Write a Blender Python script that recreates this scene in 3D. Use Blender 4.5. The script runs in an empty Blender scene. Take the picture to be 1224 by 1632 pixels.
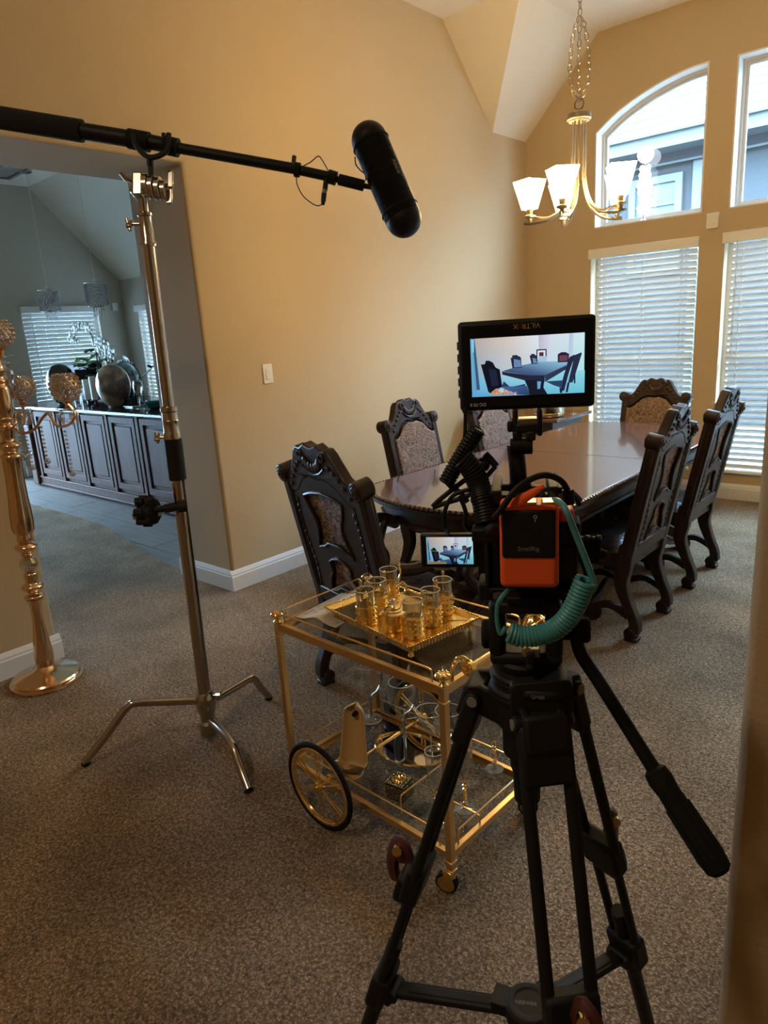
import bpy, bmesh, math, random
from mathutils import Vector, Matrix, Quaternion
from mathutils.geometry import tessellate_polygon

# ---------------------------------------------------------------- camera, world, exposure
PI = math.pi
YAW, PITCH, ROLL, FPX = -0.73777463, 0.25780066, -0.06348338, 1100.0
CAM = Vector((0.0, 0.0, 1.5))
FW = Vector((math.sin(YAW)*math.cos(PITCH), math.cos(YAW)*math.cos(PITCH), -math.sin(PITCH)))
_r = Vector((math.cos(YAW), -math.sin(YAW), 0)); _u = _r.cross(FW)
RT = _r*math.cos(ROLL) + _u*math.sin(ROLL)
UP = -_r*math.sin(ROLL) + _u*math.cos(ROLL)
sc = bpy.context.scene
cd = bpy.data.cameras.new('camera'); cam = bpy.data.objects.new('camera', cd); sc.collection.objects.link(cam)
cam.matrix_world = Matrix(((RT.x, UP.x, -FW.x, CAM.x), (RT.y, UP.y, -FW.y, CAM.y), (RT.z, UP.z, -FW.z, CAM.z), (0, 0, 0, 1)))
cd.sensor_fit = 'HORIZONTAL'; cd.sensor_width = 36.0; cd.lens = FPX/1224.0*36.0
cd.clip_start = 0.02; cd.clip_end = 200
sc.camera = cam

w = bpy.data.worlds.new('overcast_sky'); sc.world = w; w.use_nodes = True
bg = w.node_tree.nodes['Background']; bg.inputs[0].default_value = (0.46, 0.73, 1.0, 1)
# overcast sky: luminance rises smoothly from the horizon to three times as much at the zenith
SKY_ZENITH = 84.0
_N = w.node_tree.nodes; _L = w.node_tree.links; _tc = _N.new('ShaderNodeTexCoord'); _sx = _N.new('ShaderNodeSeparateXYZ'); _ma = _N.new('ShaderNodeMath'); _ma.operation = 'MULTIPLY_ADD'
_ma.inputs[1].default_value = SKY_ZENITH*2/3; _ma.inputs[2].default_value = SKY_ZENITH/3; _mm = _N.new('ShaderNodeMath'); _mm.operation = 'MAXIMUM'; _mm.inputs[1].default_value = 0.0
_L.new(_tc.outputs['Generated'], _sx.inputs[0]); _L.new(_sx.outputs['Z'], _mm.inputs[0]); _L.new(_mm.outputs[0], _ma.inputs[0]); _L.new(_ma.outputs[0], bg.inputs[1])
sc.view_settings.view_transform = 'Standard'; sc.view_settings.look = 'None'
sc.view_settings.exposure = -0.1; sc.view_settings.gamma = 1.0; sc.view_settings.use_curve_mapping = False
sc.cycles.use_denoising = True
sc.cycles.max_bounces = 10; sc.cycles.diffuse_bounces = 6; sc.cycles.glossy_bounces = 5
sc.cycles.transparent_max_bounces = 24; sc.cycles.transmission_bounces = 8
sc.cycles.sample_clamp_indirect = 6.0; sc.cycles.caustics_reflective = False; sc.cycles.caustics_refractive = False
CHANDELIER_POWER = 82.0
FOYER_POWER = 34.0

def portal(name, loc, rot, sx, sy):
    l = bpy.data.lights.new(name, 'AREA'); l.shape = 'RECTANGLE'; l.size = sx; l.size_y = sy
    l.cycles.is_portal = True
    o = bpy.data.objects.new(name, l); o.location = loc; o.rotation_euler = rot; sc.collection.objects.link(o)
portal('window_portal', (-2.33, 6.03, 2.73), (-PI/2, 0, 0), .95, 1.1)
portal('window_portal', (-1.26, 6.03, 2.73), (-PI/2, 0, 0), .95, 1.1)
portal('window_portal', (-2.33, 6.03, 1.13), (-PI/2, 0, 0), .95, 1.85)
portal('window_portal', (-1.26, 6.03, 1.13), (-PI/2, 0, 0), .95, 1.85)
portal('window_portal', (-.19, 6.03, 2.73), (-PI/2, 0, 0), .95, 1.1)
portal('window_portal', (-.19, 6.03, 1.13), (-PI/2, 0, 0), .95, 1.85)
portal('window_portal', (-9.14, 4.1, 1.5), (0, -PI/2, 0), 1.3, 1.1)
portal('window_portal', (-9.14, 2.0, 1.1), (0, -PI/2, 0), 2.2, 2.8)
portal('window_portal', (-8.2, 5.10, 1.4), (-PI/2, 0, 0), .95, 1.35)

# a dim warm ceiling lamp in the foyer behind the photographer
ll = bpy.data.lights.new('foyer_lamp_light', 'AREA'); ll.shape = 'DISK'; ll.size = .3; ll.energy = FOYER_POWER; ll.color = (1, .80, .56)
lo = bpy.data.objects.new('foyer_lamp_light', ll); lo.location = (-1.2, -1.0, 3.6); sc.collection.objects.link(lo)

# ---------------------------------------------------------------- placing helpers
def ray(px, py):
    return RT*((px-612)/FPX) - UP*((py-816)/FPX) + FW
def W(px, py, t): return CAM + ray(px, py)*t
def onz(px, py, z=0.0):
    d = ray(px, py); return CAM + d*((z-CAM.z)/d.z)
def onx(px, py, x):
    d = ray(px, py); return CAM + d*(x/d.x)
def ony(px, py, y):
    d = ray(px, py); return CAM + d*(y/d.y)
def lerp(a, b, t): return a+(b-a)*t

def smooth_path(pts, n=8, closed=False):
    P = [Vector(p) for p in pts]; out = []; m = len(P)
    rng = range(m) if closed else range(m-1)
    for i in rng:
        g = (lambda k: P[k % m]) if closed else (lambda k: P[max(0, min(m-1, k))])
        a, b, c, d = g(i-1), g(i), g(i+1), g(i+2)
        for j in range(n):
            t = j/n
            out.append(0.5*((2*b)+(c-a)*t+(2*a-5*b+4*c-d)*t*t+(3*b-a-3*c+d)*t**3))
    if not closed: out.append(P[-1].copy())
    return out

OFF = {}
class MB:
    def __init__(s, M=None):
        s.v = []; s.f = []; s.mi = []; s.k = 0; s.M = M or Matrix(); s.flat = []; s.col = []
    def add(s, vs, fs):
        o = len(s.v); s.v += [s.M @ Vector(p) for p in vs]; s.f += [tuple(i+o for i in f) for f in fs]; s.mi += [s.k]*len(fs); return s
    def box(s, c, d, R=None):
        hx, hy, hz = d[0]/2, d[1]/2, d[2]/2; c = Vector(c)
        vs = [Vector((x, y, z)) for x in (-hx, hx) for y in (-hy, hy) for z in (-hz, hz)]
        if R is not None: vs = [R @ p for p in vs]
        return s.add([c+p for p in vs], [(0,1,3,2),(4,6,7,5),(0,4,5,1),(2,3,7,6),(0,2,6,4),(1,5,7,3)])
    def bb(s, x0, x1, y0, y1, z0, z1): return s.box(((x0+x1)/2,(y0+y1)/2,(z0+z1)/2),(abs(x1-x0),abs(y1-y0),abs(z1-z0)))
    def tube(s, pts, r, n=8, closed=False, caps=True, flat=1.0, ref=None):
        P = [Vector(p) for p in pts]; m = len(P); R = r if isinstance(r, (list, tuple)) else [r]*m
        T = []
        for i in range(m):
            if closed: t = P[(i+1) % m]-P[i-1]
            else: t = P[min(i+1, m-1)]-P[max(i-1, 0)]
            T.append(t.normalized() if t.length > 1e-9 else Vector((0, 0, 1)))
        N = Vector(ref) if ref else (Vector((0, 0, 1)) if abs(T[0].z) < .9 else Vector((1, 0, 0)))
        vs = []; fs = []
        for i in range(m):
            N = N - T[i]*N.dot(T[i])
            if N.length < 1e-6: N = T[i].orthogonal()
            N.normalize(); B = T[i].cross(N)
            for j in range(n):
                a = 2*PI*(j+.5)/n; vs.append(P[i]+N*(R[i]*math.cos(a))+B*(R[i]*flat*math.sin(a)))
        for i in range(m if closed else m-1):
            for j in range(n):
                a = i*n+j; b = i*n+(j+1) % n; c = ((i+1) % m)*n+(j+1) % n; d = ((i+1) % m)*n+j
                fs.append((a, b, c, d))
        if caps and not closed:
            fs.append(tuple(range(n-1, -1, -1))); fs.append(tuple((m-1)*n+j for j in range(n)))
        return s.add(vs, fs)
    def cyl(s, a, b, r, r2=None, n=14): return s.tube([a, b], [r, r if r2 is None else r2], n)
    def lathe(s, prof, c=(0,0,0), n=20, A=None, flute=None):
        vs = []; fs = []; m = len(prof); c = Vector(c)
        for (r, z) in prof:
            for j in range(n):
                a = 2*PI*j/n; rr = max(r, 1e-5)
                if flute and flute[0] <= z <= flute[1]: rr *= 1-.07*(j % 2)
                p = Vector((rr*math.cos(a), rr*math.sin(a), z)); vs.append(c+((A @ p) if A else p))
        for i in range(m-1):
            for j in range(n):
                fs.append((i*n+j, i*n+(j+1) % n, (i+1)*n+(j+1) % n, (i+1)*n+j))
        if prof[0][0] > 1e-4 and prof[0][0] != prof[-1][0]: fs.append(tuple(range(n-1, -1, -1)))
        if prof[-1][0] > 1e-4 and not getattr(s, 'open', False): fs.append(tuple((m-1)*n+j for j in range(n)))
        return s.add(vs, fs)
    def surf(s, prof, c=(0,0,0), n=20, A=None):      # open lathe
        vs = []; fs = []; m = len(prof); c = Vector(c)
        for (r, z) in prof:
            for j in range(n):
                a = 2*PI*j/n; p = Vector((max(r, 1e-5)*math.cos(a), max(r, 1e-5)*math.sin(a), z)); vs.append(c+((A @ p) if A else p))
        for i in range(m-1):
            for j in range(n): fs.append((i*n+j, i*n+(j+1) % n, (i+1)*n+(j+1) % n, (i+1)*n+j))
        return s.add(vs, fs)
    def ball(s, c, r, n=8, sc3=(1,1,1), A=None):
        m = max(4, n//2+1); vs = []; fs = []; c = Vector(c)
        for i in range(m+1):
            ph = PI*i/m
            for j in range(n):
                a = 2*PI*j/n; p = Vector((r*sc3[0]*math.sin(ph)*math.cos(a), r*sc3[1]*math.sin(ph)*math.sin(a), r*sc3[2]*math.cos(ph)))
                vs.append(c+((A @ p) if A else p))
        for i in range(m):
            for j in range(n): fs.append(((i)*n+j, (i+1)*n+j, (i+1)*n+(j+1) % n, i*n+(j+1) % n))
        return s.add(vs, fs)
    def ring(s, c, R, r, n=24, k=8, A=None):
        c = Vector(c); A = A or Matrix.Identity(3)
        return s.tube([c+A @ Vector((R*math.cos(2*PI*i/n), R*math.sin(2*PI*i/n), 0)) for i in range(n)], r, k, closed=True, ref=tuple(A @ Vector((0,0,1))))
    def plate(s, loops, t, A=None, o=(0,0,0)):
        """flat plate with holes: loops of 2-D points, first = outline; thickness t along local +z; A maps (u,v,w)"""
        A = A or Matrix.Identity(3); o = Vector(o)
        L = [[Vector((p[0], p[1], 0)) for p in lp] for lp in loops]
        tri = tessellate_polygon(L); flat = [p for lp in L for p in lp]; n = len(flat)
        vs = [o+A @ p for p in flat]+[o+A @ (p+Vector((0,0,t))) for p in flat]
        fs = []
        for a, b, c in tri:
            nn = (flat[b]-flat[a]).cross(flat[c]-flat[a]).z
            if nn < 0: a, b, c = a, c, b
            fs.append((a+n, b+n, c+n)); fs.append((c, b, a))
        k = 0
        for li, lp in enumerate(L):
            m = len(lp); ar = sum(lp[i].x*lp[(i+1) % m].y-lp[(i+1) % m].x*lp[i].y for i in range(m))
            for i in range(m):
                a = k+i; b = k+(i+1) % m
                f = (a, b, b+n, a+n)
                if (ar > 0) != (li == 0): f = f[::-1]
                fs.append(f)
            k += m
        return s.add(vs, fs)
    def build(s, name, mat, parent=None, off=None, loc=(0,0,0), rotz=0, smooth=35, bevel=0, seg=2, kind=None, label=None):
        me = bpy.data.meshes.new(name)
        of = Vector(off) if off is not None else OFF.get(parent.name if parent else None, Vector((0,0,0)))
        me.from_pydata([tuple(p-of) for p in s.v], [], s.f)
        for m in (mat if isinstance(mat, (list, tuple)) else [mat]): me.materials.append(m)
        if isinstance(mat, (list, tuple)) and len(mat) > 1: me.polygons.foreach_set('material_index', s.mi)
        me.validate(); me.update()
        if s.col:
            ca = me.color_attributes.new('Col', 'FLOAT_COLOR', 'POINT')
            for i, c in enumerate(s.col): ca.data[i].color = (*c, 1)
        if smooth:
            me.shade_smooth(); me.set_sharp_from_angle(angle=math.radians(smooth))
        ob = bpy.data.objects.new(name, me); sc.collection.objects.link(ob)
        if parent: ob.parent = parent; OFF[ob.name] = of
        ob.location = loc
        if rotz: ob.rotation_euler = (0, 0, rotz)
        if bevel:
            b = ob.modifiers.new('soft_edge', 'BEVEL'); b.width = bevel; b.segments = seg; b.limit_method = 'ANGLE'; b.angle_limit = math.radians(40)
        if kind: ob['kind'] = kind
        if label: ob['label'] = label
        return ob

def tag(o, label, cat, group=None):
    o['label'] = label; o['category'] = cat
    if group: o['group'] = group
    return o
def thing(name, label, cat, loc=(0,0,0), rotz=0, group=None, off=None):
    o = bpy.data.objects.new(name, None); sc.collection.objects.link(o); o.empty_display_size = .05
    o.location = loc; o.rotation_euler = (0, 0, rotz); tag(o, label, cat, group)
    OFF[o.name] = Vector(off) if off is not None else Vector((0,0,0))
    return o
def wthing(name, label, cat, loc, group=None):      # parts given in world coordinates
    return thing(name, label, cat, loc, 0, group, off=loc)
def struct(mb, name, mat, label, **k):
    o = mb.build(name, mat, kind='structure', **k); o['label'] = label; return o
def single(mb, name, mat, label, cat, loc, group=None, **k):
    o = mb.build(name, mat, off=loc, loc=loc, **k); return tag(o, label, cat, group)
def dup(root, loc=None, rotz=None, label=None, group=None, mirror=False):
    def cp(o, p):
        c = o.copy(); sc.collection.objects.link(c)
        if p: c.parent = p
        for ch in kids.get(o.name, []): cp(ch, c)
        return c
    kids = {}
    for o in list(bpy.data.objects):
        if o.parent: kids.setdefault(o.parent.name, []).append(o)
    r = cp(root, None)
    if loc is not None: r.location = loc
    if rotz is not None: r.rotation_euler = (0, 0, rotz)
    if label: r['label'] = label
    if group: r['group'] = group
    return r

def ribbon(pts, ws):
    """outline around a 2-D centreline"""
    P = [Vector((p[0], p[1], 0)) for p in pts]; m = len(P); L = []; R = []
    for i in range(m):
        t = (P[min(i+1, m-1)]-P[max(i-1, 0)]).normalized(); nrm = Vector((-t.y, t.x, 0)); h = ws[i]/2
        L.append((P[i]+nrm*h)[:2]); R.append((P[i]-nrm*h)[:2])
    return L+R[::-1]
def sp2(pts, n=5): return [(p.x, p.y) for p in smooth_path([(a, b, 0) for a, b in pts], n)]
def interp(ws, m): 
    k = len(ws)-1; return [ws[min(k-1, int(i/(m-1)*k))]*(1-(i/(m-1)*k-min(k-1, int(i/(m-1)*k))))+ws[min(k-1, int(i/(m-1)*k))+1]*(i/(m-1)*k-min(k-1, int(i/(m-1)*k))) for i in range(m)]
AXZ = Matrix(((1,0,0),(0,0,-1),(0,1,0)))      # plate (u,v,w) -> (x=u, z=v, y=-w)
AYZ = Matrix(((0,0,1),(1,0,0),(0,1,0)))       # plate -> (y=u, z=v, x=w)
def Az(a): return Matrix.Rotation(a, 3, 'Z')
def align(d):                                   # matrix taking z to d
    return Vector((0,0,1)).rotation_difference(Vector(d)).to_matrix()
def coil(path, R, r, turns, n=5, per=10, taper=True):
    """helix of wire radius r wound at radius R around a path"""
    P = smooth_path(path, 10); L = [0]
    for i in range(1, len(P)): L.append(L[-1]+(P[i]-P[i-1]).length)
    tot = L[-1]; N = Vector((0,0,1)); out = []; k = 0; m = turns*per
    fr = []
    for i in range(len(P)):
        t = (P[min(i+1, len(P)-1)]-P[max(i-1, 0)]).normalized(); N = (N-t*N.dot(t)).normalized() if (N-t*N.dot(t)).length > 1e-5 else t.orthogonal(); fr.append((N.copy(), t.cross(N)))
    for q in range(m+1):
        s_ = tot*q/m
        while k < len(P)-2 and L[k+1] < s_: k += 1
        t = (s_-L[k])/max(1e-9, L[k+1]-L[k]); c = P[k].lerp(P[k+1], t); a = 2*PI*q/per
        out.append(c+fr[k][0]*(R*math.cos(a))+fr[k][1]*(R*math.sin(a)))
    return out

# ---------------------------------------------------------------- materials
def node_mat(name):
    m = bpy.data.materials.new(name); m.use_nodes = True; nt = m.node_tree; return m, nt, nt.nodes['Principled BSDF']
def mat(name, col, rough=.5, metal=0, bump=None, var=None, coat=0, spec=.5, emit=None, es=0, alpha=1, sheen=0):
    """bump=(scale,strength,dist) var=(scale,colour2,detail,lo,hi)"""
    m, nt, b = node_mat(name); N = nt.nodes; Lk = nt.links
    b.inputs['Base Color'].default_value = (*col, 1); b.inputs['Roughness'].default_value = rough; b.inputs['Metallic'].default_value = metal
    b.inputs['Coat Weight'].default_value = coat; b.inputs['Specular IOR Level'].default_value = spec
    if sheen: b.inputs['Sheen Weight'].default_value = sheen
    tc = None
    if bump or var: tc = N.new('ShaderNodeTexCoord')
    if bump:
        n = N.new('ShaderNodeTexNoise'); n.inputs['Scale'].default_value = bump[0]; n.inputs['Detail'].default_value = 3
        Lk.new(tc.outputs['Object'], n.inputs['Vector']); bp = N.new('ShaderNodeBump'); bp.inputs['Strength'].default_value = bump[1]
        bp.inputs['Distance'].default_value = bump[2] if len(bump) > 2 else .003
        Lk.new(n.outputs['Fac'], bp.inputs['Height']); Lk.new(bp.outputs[0], b.inputs['Normal'])
    if var:
        n = N.new('ShaderNodeTexNoise'); n.inputs['Scale'].default_value = var[0]; n.inputs['Detail'].default_value = var[2] if len(var) > 2 else 4
        Lk.new(tc.outputs['Object'], n.inputs['Vector']); cr = N.new('ShaderNodeValToRGB')
        cr.color_ramp.elements[0].color = (*col, 1); cr.color_ramp.elements[1].color = (*var[1], 1)
        cr.color_ramp.elements[0].position = var[3] if len(var) > 3 else .35; cr.color_ramp.elements[1].position = var[4] if len(var) > 4 else .65
        Lk.new(n.outputs['Fac'], cr.inputs[0]); Lk.new(cr.outputs[0], b.inputs['Base Color'])
    if emit: b.inputs['Emission Color'].default_value = (*emit, 1); b.inputs['Emission Strength'].default_value = es
    return m
def glass_mat(name, tint=(1,1,1), edge=.8, power=3.0, base=.045, rough=0.0):
    m = bpy.data.materials.new(name); m.use_nodes = True; nt = m.node_tree; N = nt.nodes; N.clear(); L = nt.links
    o = N.new('ShaderNodeOutputMaterial'); mx = N.new('ShaderNodeMixShader'); t = N.new('ShaderNodeBsdfTransparent'); g = N.new('ShaderNodeBsdfGlossy')
    f = N.new('ShaderNodeLayerWeight'); f.inputs[0].default_value = .5; t.inputs[0].default_value = (*tint, 1); g.inputs['Roughness'].default_value = rough
    p = N.new('ShaderNodeMath'); p.operation = 'POWER'; p.inputs[1].default_value = power; L.new(f.outputs['Facing'], p.inputs[0])
    a = N.new('ShaderNodeMath'); a.operation = 'MULTIPLY_ADD'; a.inputs[1].default_value = edge; a.inputs[2].default_value = base; a.use_clamp = True; L.new(p.outputs[0], a.inputs[0]); L.new(a.outputs[0], mx.inputs[0])
    L.new(t.outputs[0], mx.inputs[1]); L.new(g.outputs[0], mx.inputs[2]); L.new(mx.outputs[0], o.inputs[0]); return m
def scroll_fabric(name, base, line, scale=22, dist=9, rough=.6):
    m, nt, b = node_mat(name); N = nt.nodes; L = nt.links
    tc = N.new('ShaderNodeTexCoord'); v = N.new('ShaderNodeTexNoise'); v.inputs['Scale'].default_value = scale; v.inputs['Detail'].default_value = 1.0; v.inputs['Distortion'].default_value = dist*.12
    L.new(tc.outputs['Object'], v.inputs['Vector'])
    mu = N.new('ShaderNodeMath'); mu.operation = 'MULTIPLY'; mu.inputs[1].default_value = 34; L.new(v.outputs['Fac'], mu.inputs[0])
    s = N.new('ShaderNodeMath'); s.operation = 'SINE'; L.new(mu.outputs[0], s.inputs[0])
    cr = N.new('ShaderNodeValToRGB'); cr.color_ramp.elements[0].position = .35; cr.color_ramp.elements[1].position = .62
    cr.color_ramp.elements[0].color = (*line, 1); cr.color_ramp.elements[1].color = (*base, 1)
    mr = N.new('ShaderNodeMapRange'); mr.inputs[1].default_value = -1; mr.inputs[2].default_value = 1; L.new(s.outputs[0], mr.inputs[0]); L.new(mr.outputs[0], cr.inputs[0])
    L.new(cr.outputs[0], b.inputs['Base Color']); b.inputs['Roughness'].default_value = rough
    bp = N.new('ShaderNodeBump'); bp.inputs['Strength'].default_value = .5; bp.inputs['Distance'].default_value = .002; L.new(mr.outputs[0], bp.inputs['Height']); L.new(bp.outputs[0], b.inputs['Normal'])
    return m
def carpet_mat():
    m, nt, b = node_mat('carpet'); N = nt.nodes; L = nt.links; tc = N.new('ShaderNodeTexCoord')
    v = N.new('ShaderNodeTexVoronoi'); v.inputs['Scale'].default_value = 160; n = N.new('ShaderNodeTexNoise'); n.inputs['Scale'].default_value = 88; n.inputs['Detail'].default_value = 5; n.inputs['Roughness'].default_value = .7
    big = N.new('ShaderNodeTexNoise'); big.inputs['Scale'].default_value = 2.2; big.inputs['Detail'].default_value = 3
    for x in (n, big): L.new(tc.outputs['Object'], x.inputs['Vector'])
    ad = N.new('ShaderNodeMixRGB'); ad.blend_type = 'LINEAR_LIGHT'; ad.inputs[0].default_value = .008; L.new(tc.outputs['Object'], ad.inputs[1]); L.new(n.outputs['Color'], ad.inputs[2]); L.new(ad.outputs[0], v.inputs['Vector'])
    c1 = N.new('ShaderNodeValToRGB'); c1.color_ramp.elements[0].color = (.90, .69, .49, 1); c1.color_ramp.elements[1].color = (.38, .275, .185, 1); c1.color_ramp.elements[0].position = .12; c1.color_ramp.elements[1].position = .62
    L.new(v.outputs['Distance'], c1.inputs[0])
    c2 = N.new('ShaderNodeValToRGB'); c2.color_ramp.elements[0].color = (.68, .68, .66, 1); c2.color_ramp.elements[1].color = (1.15, 1.15, 1.15, 1); c2.color_ramp.elements[0].position = .35; c2.color_ramp.elements[1].position = .62; L.new(big.outputs['Fac'], c2.inputs[0])
    mx = N.new('ShaderNodeMixRGB'); mx.blend_type = 'MULTIPLY'; mx.inputs[0].default_value = .8; L.new(c1.outputs[0], mx.inputs[1]); L.new(c2.outputs[0], mx.inputs[2])
    c3 = N.new('ShaderNodeValToRGB'); c3.color_ramp.elements[0].color = (.45, .44, .42, 1); c3.color_ramp.elements[1].color = (1.45, 1.42, 1.36, 1); c3.color_ramp.elements[0].position = .35; c3.color_ramp.elements[1].position = .65; L.new(n.outputs['Fac'], c3.inputs[0])
    mx2 = N.new('ShaderNodeMixRGB'); mx2.blend_type = 'MULTIPLY'; mx2.inputs[0].default_value = .95; L.new(mx.outputs[0], mx2.inputs[1]); L.new(c3.outputs[0], mx2.inputs[2])
    L.new(mx2.outputs[0], b.inputs['Base Color']); b.inputs['Roughness'].default_value = .95; b.inputs['Specular IOR Level'].default_value = .1
    sub = N.new('ShaderNodeMath'); sub.operation = 'SUBTRACT'; L.new(n.outputs['Fac'], sub.inputs[0]); L.new(v.outputs['Distance'], sub.inputs[1])
    bp = N.new('ShaderNodeBump'); bp.inputs['Strength'].default_value = .9; bp.inputs['Distance'].default_value = .018; L.new(sub.outputs[0], bp.inputs['Height']); L.new(bp.outputs[0], b.inputs['Normal'])
    return m
def wood_mat(name, c1, c2, axis='Y', rough=.3, scale=6, coat=.3):
    m, nt, b = node_mat(name); N = nt.nodes; L = nt.links; tc = N.new('ShaderNodeTexCoord'); mp = N.new('ShaderNodeMapping')
    mp.inputs['Scale'].default_value = {'Y': (12, 1, 12), 'X': (1, 12, 12), 'Z': (12, 12, 1)}[axis]; L.new(tc.outputs['Object'], mp.inputs[0])
    n = N.new('ShaderNodeTexNoise'); n.inputs['Scale'].default_value = scale; n.inputs['Detail'].default_value = 6; n.inputs['Distortion'].default_value = .6; L.new(mp.outputs[0], n.inputs['Vector'])
    cr = N.new('ShaderNodeValToRGB'); cr.color_ramp.elements[0].color = (*c1, 1); cr.color_ramp.elements[1].color = (*c2, 1); cr.color_ramp.elements[0].position = .35; cr.color_ramp.elements[1].position = .7
    L.new(n.outputs['Fac'], cr.inputs[0]); L.new(cr.outputs[0], b.inputs['Base Color']); b.inputs['Roughness'].default_value = rough; b.inputs['Coat Weight'].default_value = coat; b.inputs['Coat Roughness'].default_value = .15
    return m
WALL = mat('wall_paint', (.52, .392, .238), .75, bump=(95, .35, .004), spec=.25)
KWALL = mat('kitchen_wall_paint', (.50, .45, .37), .8, bump=(95, .3, .004), spec=.2)
CEIL = mat('ceiling_paint', (.76, .69, .59), .85, bump=(80, .3, .004), spec=.2)
TRIM = mat('white_trim', (.74, .73, .71), .45)
CARPET = carpet_mat()
TILE = wood_mat('wood_look_tile', (.20, .185, .175), (.30, .275, .255), 'X', .42, 2.5, .0)
GROUT = mat('grout', (.14, .13, .12), .9)
DARK = wood_mat('dark_walnut', (.016, .008, .006), (.034, .017, .011), 'Z', .42, 3, .08); DARK.node_tree.nodes['Principled BSDF'].inputs['Specular IOR Level'].default_value = .32
TABLE = wood_mat('polished_cherry', (.085, .032, .019), (.135, .055, .033), 'Y', .22, 2.5, .7); TABLE.node_tree.nodes['Principled BSDF'].inputs['Coat Roughness'].default_value = .07
CAB = wood_mat('espresso_cabinet', (.075, .030, .019), (.115, .049, .033), 'Z', .6, 3, .0); CAB.node_tree.nodes['Principled BSDF'].inputs['Specular IOR Level'].default_value = .2
FABF = scroll_fabric('scroll_upholstery', (.235, .155, .11), (.075, .040, .027), 30)
FABR = scroll_fabric('scroll_upholstery_dark', (.33, .22, .15), (.05, .026, .018), 26)
SEATM = scroll_fabric('seat_upholstery', (.05, .032, .026), (.018, .011, .009), 14, rough=.3)
GOLD = mat('satin_gold', (.80, .56, .27), .30, 1.0)
GOLDB = mat('bright_gold', (.95, .68, .24), .18, 1.0, bump=(160, .5, .002))
GOLDS = mat('shiny_gold', (.95, .72, .34), .10, 1.0)
COPPER = mat('champagne_gold', (.80, .56, .34), .16, 1.0)
CHROME = mat('brushed_steel', (.46, .42, .37), .22, 1.0)
NICKEL = mat('brushed_nickel', (.42, .36, .27), .35, 1.0)
BLACK = mat('matte_black', (.008, .0075, .0075), .6, spec=.3)
BLKS = mat('satin_black', (.008, .0075, .0075), .5, spec=.22)
BLKM = mat('anodized_black', (.010, .0095, .0095), .58, 0, spec=.28)
RUB = mat('black_rubber', (.009, .0085, .0085), .8, spec=.2)
ORANGE = mat('orange_silicone', (.90, .115, .022), .5)
TEAL = mat('teal_cable', (.06, .27, .30), .45)
RED = mat('maroon_plastic', (.075, .016, .012), .45)
GREYP = mat('grey_plastic', (.20, .20, .20), .5)
WHITE = mat('white_plastic', (.75, .72, .66), .45)
BLIND = mat('white_faux_wood', (.82, .79, .74), .5)
_n = BLIND.node_tree; _tr = _n.nodes.new('ShaderNodeBsdfTranslucent'); _tr.inputs[0].default_value = (.75,.70,.62,1); _mx = _n.nodes.new('ShaderNodeMixShader'); _mx.inputs[0].default_value = .06
_n.links.new(_n.nodes['Principled BSDF'].outputs[0], _mx.inputs[1]); _n.links.new(_tr.outputs[0], _mx.inputs[2]); _n.links.new(_mx.outputs[0], _n.nodes['Material Output'].inputs[0])
PAPER = mat('cream_paper', (.62, .53, .40), .8)
CERAM = mat('tan_ceramic', (.55, .36, .15), .35, coat=.4)
GLASS = glass_mat('clear_glass', (.93, .935, .92), .9, 1.7, .09, .02)
CUTG = glass_mat('cut_glass', (.74, .73, .70), .9, 1.2, .16, .12)
STEM = mat('glass_stem', (.85, .86, .86), .04, spec=1.0); STEM.node_tree.nodes['Principled BSDF'].inputs['Transmission Weight'].default_value = .8
RIMG = mat('glass_rim', (.90, .88, .84), .10, .4, spec=1.0)
ROPE = mat('polished_rope_edge', (.11,.07,.05), .22, coat=.8)
PANE = glass_mat('window_glass', (.96, .98, 1.0), .8, 4.0, .04)
SMOKE = glass_mat('shelf_glass', (.86, .86, .83), .8, 4.0, .05)
CRYST = glass_mat('crystal', (.96, .96, .97), .45, 1.0, .46, .05)
SHADE = mat('lit_frosted_glass', (.9, .86, .75), .5, emit=(1.0, .69, .29), es=CHANDELIER_POWER)
GRAN = mat('black_granite', (.015, .015, .016), .12, var=(120, (.05, .05, .05)))
LEAF = mat('leaf_green', (.06, .16, .035), .4, var=(20, (.13, .26, .06)))
DLEAF = mat('dark_leaf', (.02, .06, .03), .35)
PETAL = mat('white_petal', (.75, .75, .68), .5)
BRANCH = mat('dark_iron', (.02, .018, .018), .5, .5)
URN = mat('brown_marble', (.11, .07, .05), .14, var=(9, (.46, .30, .19), 6, .42, .68), coat=.4)
URND = mat('dark_bronze', (.05, .045, .04), .15, .7)
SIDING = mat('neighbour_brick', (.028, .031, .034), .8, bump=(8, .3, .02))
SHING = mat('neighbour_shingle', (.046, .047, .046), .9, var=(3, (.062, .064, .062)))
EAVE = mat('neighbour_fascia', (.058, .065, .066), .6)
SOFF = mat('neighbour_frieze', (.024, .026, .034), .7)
NTRIM = mat('neighbour_trim', (.08, .086, .09), .6)
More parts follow.
